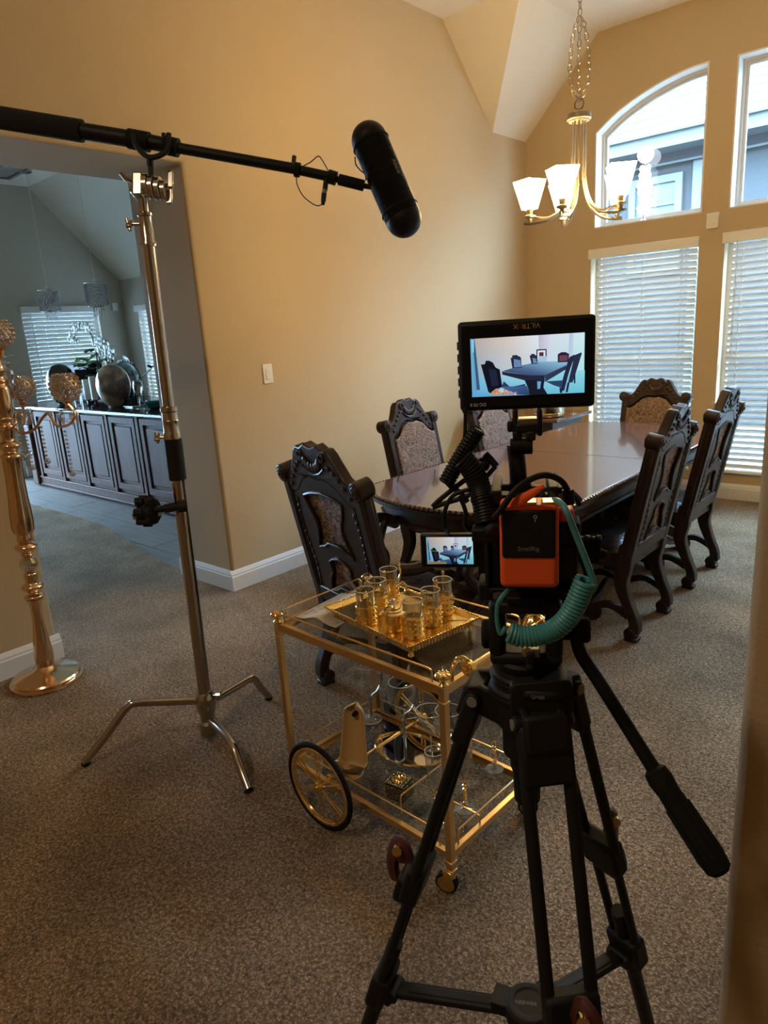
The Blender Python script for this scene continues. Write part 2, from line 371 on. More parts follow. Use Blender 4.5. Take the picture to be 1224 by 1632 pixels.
# ================================================================ SETTING
XA, YB, ZC = -3.409, 5.895, 3.665
OY0, OY1, OZ, XK = 1.25, 2.334, 2.42, -3.96
struct(MB().plate([[(-9.3,-3.2),(2.7,-3.2),(2.7,6.1),(-3.5,6.1),(-3.5,2.36),(-3.96,2.37),(-4.35,2.40),(-4.8,2.48),(-5.15,2.57),(-5.6,2.655),(-6.1,2.69),(-9.3,2.70)]], .04, o=(0,0,-.04)),
       'floor', CARPET, 'beige cut pile carpet covering the dining room and hall')
kf = struct(MB().bb(-9.3,-3.5,2.30,5.2,-.09,-.030), 'floor_kitchen', GROUT, 'grout bed under the grey wood look kitchen tiles')
tm = MB().box((0,0,-.004),(.604,.298,.014)).build('tile', TILE, kf, smooth=0)
first = True; rnd = random.Random(4)
for j, y in enumerate([2.42+.304*k for k in range(9)]):
    for i in range(10):
        x = -8.95+.61*i+(.2 if j % 2 else 0)
        if y > 3.4 and x > -7.6: continue
        t = tm if first else tm.copy()
        if not first: sc.collection.objects.link(t)
        first = False; t.location = (x, y, -.019+rnd.uniform(-.001,.001)); t.rotation_euler = (0,0,PI if rnd.random() < .5 else 0)

# long wall with the cased opening (world y,z outline), half a metre thick
wl = MB().plate([[(-3.1,-.05),(OY0,-.05),(OY0,OZ),(OY1,OZ),(OY1,-.05),(6.0,-.05),(6.0,3.9),(-3.1,3.9)]], XA-XK, AYZ, (XK,0,0))
struct(wl, 'wall_left', WALL, 'tan textured long wall pierced by the cased opening to the kitchen', bevel=.018, seg=3)
def arch():
    c = smooth_path([(-2.76,2.945,0),(-2.583,3.062,0),(-2.332,3.166,0),(-2.082,3.225,0),(-1.893,3.238,0)], 5)
    return [(-2.76,2.213),(-1.893,2.213)]+[(p.x,p.y) for p in c][::-1]
def rect(x0,x1,z0,z1): return [(x0,z0),(x1,z0),(x1,z1),(x0,z1)]
A1 = arch(); A2 = rect(-1.70,-.83,2.213,3.225); A3_ = rect(-.63,.24,2.213,3.225); B3 = rect(-.64,.24,.23,2.035); B1 = rect(-2.785,-1.90,.23,2.035); B2 = rect(-1.715,-.83,.23,2.035)
ww = MB().plate([rect(-3.6,.6,-.05,3.9), A1, A2, A3_, B1, B2, B3], .16, AXZ, (0,6.055,0))
struct(ww, 'wall_far', WALL, 'tan window wall at the end of the dining room')
def inset(lp, d):
    m = len(lp); out = []
    for i in range(m):
        p, q, r = Vector(lp[i-1]), Vector(lp[i]), Vector(lp[(i+1) % m]); a = (q-p).normalized(); b = (r-q).normalized()
        n1 = Vector((-a.y, a.x)); n2 = Vector((-b.y, b.x)); n = (n1+n2)
        if n.length < 1e-6: n = n1
        n = n.normalized(); out.append(tuple(q+n*d/max(.4, n.dot(n1))))
    return out
VINYL = mat('taupe_vinyl', (.55, .50, .43), .4)
for k, (lp, nm) in enumerate([(A1,'quarter arched'),(A2,'tall rectangular')]):
    fr = MB().plate([inset(lp,-.004), inset(lp,.030)], .05, AXZ, (0,6.05,0))
    fo = struct(fr, 'window_%d' % (k+1), VINYL, nm+' upper window in the far wall')
    MB().plate([inset(lp,.028), inset(lp,.052)], .03, AXZ, (0,6.045,0)).build('sash', VINYL, fo)
    MB().plate([inset(lp,.050)], .004, AXZ, (0,6.035,0)).build('pane', PANE, fo, smooth=0)
    MB().plate([inset(lp,-.001), inset(lp,.010)], .118, AXZ, (0,6.012,0)).build('reveal', TRIM, fo)
for k, lp in enumerate([B1, B2]):
    fr = MB().plate([inset(lp,-.004), inset(lp,.035)], .05, AXZ, (0,6.05,0))
    fo = struct(fr, 'window_%d' % (k+3), VINYL, ('left','right')[k]+' lower window behind white blinds in the far wall')
    MB().bb(lp[0][0]+.03,lp[1][0]-.03,6.01,6.04,1.12,1.16).build('meeting_rail', VINYL, fo)
    MB().plate([inset(lp,.034)], .004, AXZ, (0,6.035,0)).build('pane', PANE, fo, smooth=0)
    MB().bb(lp[0][0]-.01,lp[1][0]+.01,5.87,6.01,.215,.235).build('window_sill', TRIM, fo, bevel=.004)
# ceiling with the sloped corner
C = MB(); x0, x1 = XK-.1, 2.7
C.add([(x0,-3.2,ZC),(x1,-3.2,ZC),(x1,4.72,ZC),(x0,4.72,ZC),(-2.75,4.72,ZC),(-2.75,6.06,ZC),(x1,6.06,ZC),(XA,4.72,ZC),(XA,5.37,3.01),(XA,6.06,3.01),(XA-.2,5.37,3.01),(XA-.2,6.06,3.01),(XA-.2,4.72,ZC)],
      [(0,3,7,4,2,1),(4,5,6,2),(7,8,4),(8,9,5,4),(12,10,8,7),(10,11,9,8)])
C.bb(-9.4,2.8,-3.3,6.06,3.9,4.0)
struct(C, 'ceiling', CEIL, 'off white dining ceiling with a sloped facet at the window corner', smooth=0)
struct(MB().bb(.60,.75,1.12,6.06,-.05,3.9), 'wall_right', WALL, 'tan right wall of the dining room')
struct(MB().bb(-.262,2.6,1.135,1.28,-.05,3.9), 'wall_near_right', WALL, 'dim tan wall end close to the photographer at the right', bevel=.018, seg=3)
struct(MB().bb(2.6,2.75,-3.2,1.3,-.05,3.9), 'wall_foyer_right', WALL, 'tan side wall of the foyer')
struct(MB().bb(-9.4,2.75,-3.25,-3.1,-.05,3.9), 'wall_foyer_back', WALL, 'tan back wall of the foyer')
# kitchen shell
KF = [(.7,0.0),(3.34,0.0),(3.34,2.1),(.7,2.1)]; KW = [(3.62,.78),(4.60,.78),(4.60,2.035),(3.62,2.035)]
struct(MB().plate([[(-3.2,-.05),(5.1,-.05),(5.1,3.9),(-3.2,3.9)], KF, KW], .15, AYZ, (-9.15,0,0)), 'wall_kitchen_far', KWALL, 'grey beige far kitchen wall with a blind covered window')
NW = rect(-8.646,-7.78,.75,2.005)
struct(MB().plate([rect(-9.15,-3.9,-.05,3.9), NW], .15, AXZ, (0,5.11,0)), 'wall_kitchen_side', KWALL, 'grey beige kitchen side wall with a narrow view of its window')
struct(MB().bb(-3.97,-3.94,2.334,5.1,-.05,3.9), 'wall_kitchen_near', KWALL, 'kitchen side of the long wall')
struct(MB().bb(-9.15,-3.96,-3.15,-3.05,-.05,3.9), 'wall_hall', KWALL, 'hall wall beside the kitchen')
K = MB(); K.add([(-9.1,-3.2,3.40),(XK,-3.2,3.40),(XK,3.97,3.40),(-9.1,3.97,3.40),(-9.1,5.1,2.20),(XK,5.1,2.20)], [(0,3,2,1),(3,4,5,2)])
struct(K, 'ceiling_kitchen', CEIL, 'kitchen ceiling sloping down to the side wall', smooth=0)
fo = struct(MB().plate([inset(KF,-.002), [(.78,.06),(3.26,.06),(3.26,2.02),(.78,2.02)]], .06, AYZ, (-9.10,0,0)), 'door_1', TRIM, 'white framed glass patio door of the kitchen')
MB().bb(-9.09,-9.05,1.99,2.05,.05,2.05).build('stile', TRIM, fo)
MB().bb(-9.08,-9.075,.77,3.27,.05,2.03).build('pane', PANE, fo, smooth=0)
fo = struct(MB().plate([inset(KW,-.002), inset(KW,.04)], .05, AYZ, (-9.12,0,0)), 'window_5', VINYL, 'kitchen window behind the blinds')
MB().bb(-9.10,-9.095,3.65,4.57,.80,2.01).build('pane', PANE, fo, smooth=0)
fo = struct(MB().plate([inset(NW,-.002), inset(NW,.04)], .05, AXZ, (0,5.07,0)), 'window_6', VINYL, 'side window of the kitchen')
for _k, _l in enumerate((A3_, B3)):
    _f = struct(MB().plate([inset(_l,-.004), inset(_l,.035)], .05, AXZ, (0,6.05,0)), 'window_%d' % (7+_k), VINYL, ('upper','lower')[_k]+' third window of the far wall hidden by the near wall end')
    MB().plate([inset(_l,.034)], .004, AXZ, (0,6.035,0)).build('pane', PANE, _f, smooth=0)
MB().bb(-8.62,-7.80,5.05,5.055,.78,1.98).build('pane', PANE, fo, smooth=0)
# baseboards
BP = [(0,0),(.017,0),(.017,.088),(.013,.096),(.013,.104),(.009,.110),(.006,.122),(.002,.127),(0,.127)]
def baseboard(name, p0, p1, nrm, label):
    m = MB(); P0, P1, n = Vector((*p0,0)), Vector((*p1,0)), Vector((*nrm,0)); k = len(BP)
    vs = [P0+n*t+Vector((0,0,z)) for t, z in BP]+[P1+n*t+Vector((0,0,z)) for t, z in BP]
    fs = [(i,(i+1) % k,(i+1) % k+k,i+k) for i in range(k)]+[tuple(range(k-1,-1,-1)), tuple(range(k,2*k))]
    m.add(vs, fs); return struct(m, name, TRIM, label, smooth=25)
baseboard('baseboard_left', (XA,OY1-.017), (XA,YB), (1,0), 'white baseboard along the long wall')
baseboard('baseboard_left_near', (XA,-3.1), (XA,OY0+.017), (1,0), 'white baseboard behind the gold candelabra')
baseboard('baseboard_jamb', (XA,OY1), (XK-.017,OY1), (0,-1), 'white baseboard inside the opening')
baseboard('baseboard_jamb_near', (XA,OY0), (XK-.017,OY0), (0,1), 'white baseboard at the near side of the opening')
baseboard('baseboard_far', (XA,YB), (.6,YB), (0,-1), 'white baseboard under the windows')
baseboard('baseboard_kitchen_far', (-9,3.34), (-9,4.96), (1,0), 'white baseboard of the far kitchen wall')
baseboard('baseboard_kitchen_side', (-9,4.96), (XK,4.96), (0,-1), 'white baseboard of the kitchen side wall')

# ---------------------------------------------------------------- outside: neighbour house and yard
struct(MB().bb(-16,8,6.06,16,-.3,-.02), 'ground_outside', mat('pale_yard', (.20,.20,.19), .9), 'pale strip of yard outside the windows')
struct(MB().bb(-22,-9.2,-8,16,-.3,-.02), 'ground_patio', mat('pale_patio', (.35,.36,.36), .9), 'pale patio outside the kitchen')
nh = wthing('neighbour_house', 'pale neighbouring house with shingle roof seen through the upper windows', 'house', (-3,9.6,0))
MB().bb(-12,5,9.9,10.1,-.1,3.36).build('wall', SIDING, nh, smooth=0)
MB().bb(-12,5,9.82,9.90,3.34,3.50).build('frieze', SOFF, nh, smooth=0)
MB().bb(-12,5,9.79,9.84,3.33,3.355).build('trim_board', EAVE, nh, smooth=0)
MB().bb(-12.3,5.3,9.45,9.50,3.48,3.64).build('fascia', EAVE, nh, smooth=0)
MB().bb(-12.3,5.3,9.45,9.95,3.47,3.485).build('soffit', EAVE, nh, smooth=0)
rf = MB()
for i in range(26):
    z = 3.62+i*.13; y = 9.40+i*.17
    rf.add([(-12.4,y,z+.025),(5.4,y,z+.025),(5.4,y+.19,z+.155),(-12.4,y+.19,z+.155),(-12.4,y,z),(5.4,y,z)], [(0,1,2,3),(4,5,1,0)])
rf.build('roof', SHING, nh, smooth=0)
wn = MB().plate([rect(-4.12,-3.42,2.0,3.22), rect(-4.03,-3.51,2.09,3.13)], .06, AXZ, (0,9.9,0)).build('window', NTRIM, nh, smooth=0)
for k in range(1,4): MB().bb(-4.03,-3.51,9.86,9.89,2.09+.26*k-.015,2.09+.26*k+.015).build('muntin', NTRIM, wn, smooth=0)
MB().bb(-4.03,-3.51,9.885,9.89,2.09,3.13).build('pane', mat('dim_blue_pane', (.09,.13,.17), .25), wn, smooth=0)
MB().bb(-3.30,-3.12,9.86,9.9,-.1,3.33).build('corner_board', NTRIM, nh, smooth=0)

struct(MB().bb(-12.4,-9.16,-3.2,6.2,2.75,2.95), 'patio_sky_blocker', CEIL, 'unseen flat slab added over the patio to cut kitchen daylight')  # slab added out of view to hold sky light back from the kitchen
fnc = wthing('added_blocker_fence', 'added board fence blocking light behind the far kitchen window', 'fence', (-10.6,5.6,0))  # boards added to dim what shines through the far kitchen blind
FEN = mat('pale_blocker_board', (.40,.43,.46), .9)  # pale bluish tone chosen for the brightness behind the blind
for k in range(22): MB().box((-10.6,3.45+.15*k,1.35),(.02,.14,2.7)).build('board', FEN, fnc, smooth=0)
for z in (.4,2.2): MB().bb(-10.58,-10.55,3.4,6.7,z,z+.09).build('rail', FEN, fnc, smooth=0)
# ---------------------------------------------------------------- window blinds
def blind(name, width, ztop, zbot, P, along, inward, label, group, pitch, tilt, depth=.05, cords=(.14,.5,.86), wand=True, gl=.006, gr=.006):
    t = thing(name, label, 'blinds', P, math.atan2(along[1], along[0]), group)      # local x along the window, +y outwards
    MB().bb(-.012,width+.012,-.05,.012,ztop-.075,ztop).build('valance', BLIND, t, bevel=.004)
    sl = MB(); c, s = math.cos(tilt), math.sin(tilt); h = depth/2
    prof = [(-h*c, h*s),(0,.003),(h*c,-h*s)]; vs = []
    for x in (gl, width-gr):
        for (y, z) in prof: vs += [(x, y, z+.0013),(x, y, z-.0013)]
    sl.add(vs, [(0,6,8,2),(2,8,10,4),(1,3,9,7),(3,5,11,9),(0,1,7,6),(4,10,11,5),(0,2,3,1),(2,4,5,3),(6,7,9,8),(8,9,11,10)])
    n = int((ztop-.09-zbot-.03)/pitch); s0 = sl.build('slat', BLIND, t, smooth=50); s0.location = (0, .025, ztop-.10)
    for i in range(1, n+1):
        o = s0.copy(); sc.collection.objects.link(o); o.location = (0, .025, ztop-.10-i*pitch)
    zb = ztop-.10-n*pitch-pitch
    MB().bb(gl,width-gr,.0,.05,zb-.008,zb+.012).build('bottom_rail', BLIND, t, bevel=.003)
    cd_ = MB()
    for u in cords:
        for yy in (-.0, .05): cd_.tube([(width*u,yy,ztop-.07),(width*u,yy,zb)], .0022, 4)
    cd_.build('ladder_cord', BLIND, t)
    if wand:
        MB().cyl((width*.10,-.01,ztop-.07),(width*.10,-.012,ztop-.85),.0035,n=6).build('pull_cord', BLIND, t)
        MB().lathe([(.003,0),(.009,.008),(.008,.03),(.003,.04)],(width*.10,-.012,ztop-.90),8).build('cord_tassel', BLIND, t)
    return t
blind('window_blind', .875, 2.045, .262, (-2.78,5.905,0), (1,0), None, 'white horizontal blind on the left lower dining window behind the end chair', 'blinds on the dining windows', .0465, math.radians(43), gl=.042, gr=.014)
blind('window_blind', .875, 2.045, .262, (-1.71,5.905,0), (1,0), None, 'white horizontal blind on the right lower dining window beside the near wall end', 'blinds on the dining windows', .0465, math.radians(43), gl=.042, gr=.014)
blind('window_blind', .96, 2.03, .80, (-8.99,3.63,0), (0,1), None, 'white horizontal blind on the far kitchen window behind the orchid', 'blinds on the kitchen windows', .050, math.radians(54), cords=(.1,.37,.63,.9))
blind('window_blind', .85, 2.0, .77, (-8.64,4.955,0), (1,0), None, 'narrowly visible white blind on the side kitchen window beside the steel stand', 'blinds on the kitchen windows', .050, math.radians(54))

def wall_plate(name, P, rz, w_, h_, d_, label, cat, kids=()):
    t = thing(name, label, cat, P, rz)
    MB().bb(-w_/2,w_/2,-d_,0,-h_/2,h_/2).build('cover', WHITE, t, bevel=min(.004,d_/2.2))
    return t
t = wall_plate('light_switch', onx(426,596,XA), PI/2, .075, .118, .008, 'ivory rocker light switch on the long tan wall', 'light switch')
MB().bb(-.018,.018,-.012,-.006,-.034,.034).build('rocker', WHITE, t, bevel=.002)
t = wall_plate('wall_sensor', ony(1137,352,YB), 0, .085, .11, .03, 'small white box between upper windows and blinds on the far wall', 'sensor')
MB().bb(-.03,.03,-.033,-.028,-.02,.03).build('grille', WHITE, t, bevel=.002)
t = wall_plate('motion_sensor', onx(188,489,-9)+Vector((.0,-.06,0)), PI/2, .07, .10, .05, 'small white motion sensor in the kitchen corner above the orchid', 'sensor')
MB().bb(-.025,.025,-.055,-.045,-.035,.0).build('lens', WHITE, t, bevel=.003)
v = onz(20,268,3.4)
t = thing('ceiling_vent', 'grey register on the kitchen ceiling above the pendant lamps', 'vent', (v.x,v.y,3.398), 0)
MB().plate([rect(-.5,.5,-.16,.16), rect(-.46,.46,-.12,.12)], .012, o=(0,0,-.012)).build('frame', GREYP, t)
for k in range(6): MB().box((0,-.10+k*.04,-.004),(.92,.022,.002),Matrix.Rotation(.5,3,'X')).build('slat', GREYP, t, smooth=0)
# ================================================================ DINING TABLE
TX, TY0, TY1, TZ = -1.78, 2.41, 4.71, .76
def table_outline(g=0, n=10):
    hw = .512+g; out = []
    for i in range(n+1):
        a = i/n*2-1; out.append((hw*a, TY0-g-.19*(1-abs(a)**2.4)-0*g))
    for i in range(n+1):
        a = 1-i/n*2; out.append((hw*a, TY1+g+.10*(1-abs(a)**2.4)))
    return [(TX+x, y) for x, y in out]
tb = wthing('dining_table', 'long polished cherry dining table with bowed ends and carved dark edge', 'table', (TX,3.56,0))
MB().plate([table_outline(0)], .014, o=(0,0,TZ-.014)).build('tabletop', TABLE, tb, bevel=.005)
MB().plate([table_outline(.006)], .018, o=(0,0,TZ-.036)).build('edge_band', DARK, tb, bevel=.006)
ro = MB(); ol = table_outline(.009); P = [Vector((x,y,TZ-.006)) for x, y in ol]+[Vector((*ol[0],TZ-.006))]
for i in range(len(P)-1):
    L_ = (P[i+1]-P[i]).length; k = max(1, round(L_/.026))
    for j in range(k):
        c = P[i].lerp(P[i+1], (j+.5)/k); ro.ball(c, .0105, 6, (1,1,.85))
ro.build('rope_moulding', ROPE, tb, kind='stuff', label='rope carved edge moulding')
MB().plate([table_outline(-.05)], .085, o=(0,0,TZ-.121)).build('apron', DARK, tb, bevel=.003)
ol = table_outline(-.046); MB().tube([(x,y,TZ-.118) for x, y in ol], .009, 6, closed=True).build('apron_bead', DARK, tb)
MB().bb(TX-.51,TX+.51,3.56-.0015,3.56+.0015,TZ-.012,TZ+.0006).build('leaf_joint', DARK, tb, smooth=0)
def scroll_leg(m, p, a, r0, r1):
    """S-shaped pedestal bracket in the vertical plane at angle a"""
    path = [(r0-.02,.62),(r0+.08,.56),(r0+.10,.44),(r0+.03,.32),(r0+.05,.20),(r1-.12,.11),(r1-.03,.055)]
    q = sp2(path, 5); ws = interp([.16,.15,.13,.12,.13,.10,.075], len(q))
    A = Matrix(((math.cos(a),0,-math.sin(a)),(math.sin(a),0,math.cos(a)),(0,1,0)))
    d = A @ Vector((0,0,1)); m.plate([ribbon(q, ws)], .075, A, Vector(p)-d*.0375)
    c = Vector(p)+A @ Vector((r1-.035,.045,0)); m.cyl(c-d*.042, c+d*.042, .044)
for yy in (2.90, 4.22):
    m = MB(); m.bb(TX-.10,TX+.10,yy-.12,yy+.12,.16,.65); m.bb(TX-.30,TX+.30,yy-.20,yy+.20,.60,.645)
    pd = m.build('pedestal', DARK, tb, bevel=.012)
    m = MB(); m.lathe([(.13,.10),(.15,.13),(.12,.16),(.10,.18)],(TX,yy,0),16); m.build('collar', DARK, pd)
    for a in (.62, PI-.62, PI+.62, -.62):
        m = MB(); scroll_leg(m, (TX,yy,0), a, .08, .44); m.build('leg', DARK, tb, bevel=.008)
MB().bb(TX-.04,TX+.04,3.02,4.10,.16,.24).build('stretcher', DARK, tb, bevel=.01)

# ================================================================ CHAIRS  (local: +y towards the table, origin under the rear legs)
CREST = [(0,.64),(.035,.652),(.06,.636),(.085,.640),(.105,.622),(.125,.585),(.150,.545),(.185,.520),(.22,.512)]
def make_chair(label, fabf, fabr, wd=.42, group=None, arms=False, htop=1.06):
    t = thing('dining_armchair' if arms else 'dining_chair', label, 'chair', group=group)
    hw = wd/2; k = hw/.21; th = .20; tilt = Matrix.Translation((0,0,.42)) @ Matrix.Rotation(th, 4, 'X') @ Matrix.Diagonal((1,1,htop,1))
    # rear legs: S curve in the y-z plane
    def yz(path, ws, x, name, foot):
        q = sp2(path, 5); m = MB(); m.plate([ribbon(q, interp(ws, len(q)))], .052, AYZ, (x-.026,0,0))
        m.cyl((x-.031,foot[0],foot[1]),(x+.031,foot[0],foot[1]),.030); m.bb(x-.028,x+.028,foot[0]-.036,foot[0]+.026,0,.022)
        m.build(name, DARK, t, bevel=.006)
    for s in (-1,1):
        yz([(.0,.47),(.012,.37),(.022,.28),(-.012,.18),(-.045,.10),(-.048,.045)], [.062,.075,.062,.046,.046,.05], s*(hw-.012), 'rear_leg', (-.030,.040))
        yz([(.40,.40),(.43,.34),(.435,.27),(.405,.18),(.385,.10),(.40,.045)], [.075,.085,.07,.046,.042,.05], s*(hw+.012), 'front_leg', (.415,.040))
    # seat
    sr = MB(); o = [(-hw,-.01),(hw,-.01),(hw+.035,.45),(-hw-.035,.45)]
    sr.plate([o,[(-hw+.04,.03),(hw-.04,.03),(hw-.01,.41),(-hw+.01,.41)]], .075, o=(0,0,.355)); sr.build('seat_frame', DARK, t, bevel=.008)
    ap = MB(); ap.plate([[(-hw,0),(-hw*.6,-.03),(-hw*.3,-.015),(0,-.045),(hw*.3,-.015),(hw*.6,-.03),(hw,0),(hw,.02),(-hw,.02)]], .02, AXZ, (0,.45,.355)); ap.build('carved_apron', DARK, t)
    cu = MB(); N_ = 9; vs = []; fs = []
    for i in range(N_):
        for j in range(N_):
            u, v = i/(N_-1), j/(N_-1); x = lerp(-hw-.005, hw+.005, u)*(1+.06*v); y = lerp(.015,.445,v)
            e = max(abs(2*u-1), abs(2*v-1)); z = .43+.048*math.sqrt(max(0,1-e**5)); vs.append((x,y,z))
    vs += [(x,y,.40) for x,y,z in vs]; n2 = N_*N_
    for i in range(N_-1):
        for j in range(N_-1):
            a = i*N_+j; fs.append((a,a+N_,a+N_+1,a+1)); fs.append((a+n2,a+n2+1,a+n2+N_+1,a+n2+N_))
    for i in range(N_-1):
        a = i*N_; fs.append((a,a+n2,a+n2+N_,a+N_)[::-1]); a = i*N_+N_-1; fs.append((a,a+N_,a+n2+N_,a+n2)[::-1])
        a = i; fs.append((a,a+1,a+n2+1,a+n2)[::-1]); a = (N_-1)*N_+i; fs.append((a,a+n2,a+n2+1,a+1)[::-1])
    cu.add(vs, fs); cu.build('seat_cushion', SEATM, t, smooth=60)
    # stretchers
    for s in (-1,1):
        q = sp2([(-.02,.125),(.08,.165),(.20,.125),(.30,.155),(.40,.12)],5)
        MB().plate([ribbon(q,[.032]*len(q))], .024, AYZ, (s*hw-.012,0,0)).build('stretcher', DARK, t, bevel=.004)
    q = sp2([(-hw,.13),(-hw*.4,.155),(0,.19),(hw*.4,.155),(hw,.13)],5)
    MB().plate([ribbon(q,[.035]*len(q))], .024, AXZ, (0,.20,0)).build('cross_stretcher', DARK, t, bevel=.004)
    # back (u = x, v = height above seat hinge)
    for s in (-1,1):
        m = MB(tilt); x = s*(hw-.008); m.bb(x-.020,x+.020,-.030,.030,-.03,.50)
        m.bb(x-.026,x+.026,-.016,.016,.0,.49)
        m.cyl((x+s*.010,-.036,.520),(x+s*.010,.034,.520),.034,n=18); m.cyl((x+s*.010,-.041,.520),(x+s*.010,.039,.520),.022,n=16); m.cyl((x+s*.010,-.046,.520),(x+s*.010,.044,.520),.010,n=12)
        m.bb(x-.020,x+.020,-.026,.022,.48,.52)
        st = m.build('stile', DARK, t, bevel=.005)
    cr = [(-x*k, z) for x, z in CREST[::-1]]+[(x*k, z) for x, z in CREST[1:]]
    inn = [(hw-.01,.455),(hw*.80,.450),(hw*.62,.470),(hw*.42,.512),(hw*.18,.530),(0,.524),(-hw*.18,.530),(-hw*.42,.512),(-hw*.62,.470),(-hw*.80,.450),(-hw+.01,.455)]
    cr = [(max(-hw+.012,min(hw-.012,x)),z) for x,z in cr]
    m = MB(tilt); m.plate([cr+inn], .046, AXZ, (0,.023,0)); co = m.build('crest_rail', DARK, t, bevel=.006)
    m = MB(tilt)
    for sgn in (-1, 1):
        yb = sgn*.026
        for a in range(7):                                   # carved shell and leaves
            an = PI*(a+.5)/7-PI; m.ball((math.cos(an)*.040*k,yb,.596+math.sin(an)*.026), .013, 8, (1,.55,1.5))
        for s in (-1,1):
            m.ring((s*.062*k,yb,.612),.014,.0045,14,6,Matrix.Rotation(PI/2,3,'X'))
            for a in range(5): m.ball((s*(.085+.02*a)*k,yb,.580-.014*a-.004*a*a*.6), .0095, 7, (1.3,.6,.9))
        m.tube([(-.06*k,yb,.572),(-.03*k,yb,.552),(0,yb,.545),(.03*k,yb,.552),(.06*k,yb,.572)], .0045, 6)
    m.build('carving', DARK, co, label='carved shell and scrolls')
    # front upholstery
    fo = [(-hw+.03,.05),(hw-.03,.05),(hw-.03,.445)]+[(x*.96,z-.012) for x,z in inn[1:-1]]+[(-hw+.03,.445)]
    m = MB(tilt); m.plate([fo], .020, AXZ, (0,.040,0)); m.build('back_upholstery', fabf, t, bevel=.008)
    # rear panel with two hourglass openings
    def hour(z0, z1, w0, wm, w1, z2=None):
        L = [(w0,z0),(w0*.95,z0+.02),(wm,z0+(z1-z0)*.45),(w1*.9,z1-.05),(w1,z1-.012)]; q = sp2(L,4)
        top = sp2([(w1,z1-.012),(w1*.55,z1+.004),(0,z1+.012)],3)[1:]
        bot = sp2([(0,z0+.030),(w0*.35,z0+.028),(w0*.6,z0+.012),(w0,z0)],3)[:-1]
        R_ = bot+q+top; return R_[::1]+[(-x,z) for x,z in R_[::-1][1:-1]]
    body = [(-hw+.01,.03),(hw-.01,.03),(hw-.01,.45)]+[(x,z) for x,z in inn[1:-1]]+[(-hw+.01,.45)]
    up = hour(.245,.462,.098*k,.070*k,.108*k); dn = [(x,z) for x,z in hour(.060,.205,.095*k,.075*k,.060*k)]
    m = MB(tilt); m.plate([body, up, dn], .026, AXZ, (0,.004,0)); rp = m.build('rear_panel', DARK, t, bevel=.004)
    m = MB(tilt); m.bb(-hw+.03,hw-.03,-.010,.0,.05,.475); m.build('rear_upholstery', fabr, t)
    m = MB(tilt)
    for lp in (up, dn): m.tube([(x,-.023,z) for x,z in lp], .006, 6, closed=True)
    for s in (-1,1):
        for a in range(14): m.ball((s*(hw-.058-.010*math.sin(a*.5)),-.024,.07+.027*a), .008, 6, (1,.5,1.5))
        m.tube([(s*(hw-.038),-.024,.04),(s*(hw-.038),-.024,.46)], .005, 6)
    m.build('relief', DARK, rp, label='carved leaf relief')
    m = MB(tilt); m.bb(-hw+.01,hw-.01,-.028,.028,-.01,.055); m.build('lower_rail', DARK, t, bevel=.005)
    if arms:
        for s in (-1,1):
            q = smooth_path([(s*hw,-.03,.66),(s*(hw+.03),.08,.645),(s*(hw+.055),.22,.665),(s*(hw+.05),.36,.67),(s*(hw+.05),.42,.645)],5)
            m = MB(); m.tube(q, .024, 8, flat=.8); m.cyl((s*(hw+.05)-.032,.42,.64),(s*(hw+.05)+.032,.42,.64),.030)
            ar = m.build('armrest', DARK, t)
            q = smooth_path([(s*(hw+.03),.34,.40),(s*(hw+.06),.38,.47),(s*(hw+.03),.33,.56),(s*(hw+.05),.38,.65)],5)
            MB().tube(q, .022, 8).build('arm_support', DARK, ar)
    return t
G = 'carved dining chairs around the table'
ch = make_chair('carved upholstered chair', FABF, FABR, .43, G)
ch['label'] = 'carved upholstered chair on the wall side of the table, just right of the armchair'
ch.location = (-2.53,3.17,0); ch.rotation_euler = (0,0,-PI/2)
for loc, rz, lab in (((-2.53,4.02,0), -PI/2, 'carved upholstered chair on the wall side, mostly hidden behind the field monitor'),
                     ((-1.84,4.84,0), PI, 'carved upholstered chair at the far end of the table in front of the blinds'),
                     ((-1.21,3.19,0), PI/2, 'carved dark chair seen from behind on the right side, nearer of the two'),
                     ((-1.22,4.00,0), PI/2, 'carved dark chair seen from behind on the right side, farther one beside the blinds')):
    c_ = dup(ch, loc, rz, lab)
    if rz == PI: c_.scale = (1,1,.96)
ac = make_chair('large carved dark armchair at the near end of the table, back to the bar cart', FABF, FABR, .53, None, True, 1.09)
ac.location = (-1.84,1.83,0); ac.rotation_euler = (0,0,-.22)

# corner console beyond the chairs with bowl and glass
cs = wthing('corner_console', 'dark wooden console in the corner past the wall side chairs', 'console', (-2.9,5.05,0))
MB().bb(-3.36,-2.50,4.76,5.35,.735,.76).build('top', TABLE, cs, bevel=.004)
MB().bb(-3.32,-2.56,4.80,5.30,.60,.735).build('apron', DARK, cs, bevel=.004)
for x in (-3.28,-2.60):
    for y in (4.84,5.26): MB().lathe([(.02,0),(.028,.05),(.018,.1),(.03,.35),(.02,.5),(.032,.6)],(x,y,0),10).build('leg', DARK, cs)
P = (-2.66,4.93,.76)
sb = thing('serving_bowl', 'shiny silver and gold straight sided serving bowl on the corner console', 'bowl', P)
MB().lathe([(.07,0),(.115,.006),(.118,.015),(.118,.085),(.125,.092),(.122,.10),(.112,.095),(.110,.02),(.0,.014)],n=28).build('bowl', mat('pewter_gold', (.62,.55,.42), .2, 1), sb)
MB().ring((0,0,.03),.119,.003,28,6).build('rim_band', GOLDS, sb)
def goblet(name, label, P, prof, mat_, cat='wine glass', group=None, extra=None, s=1.0):
    t = thing(name, label, cat, P, 0, group)
    return t
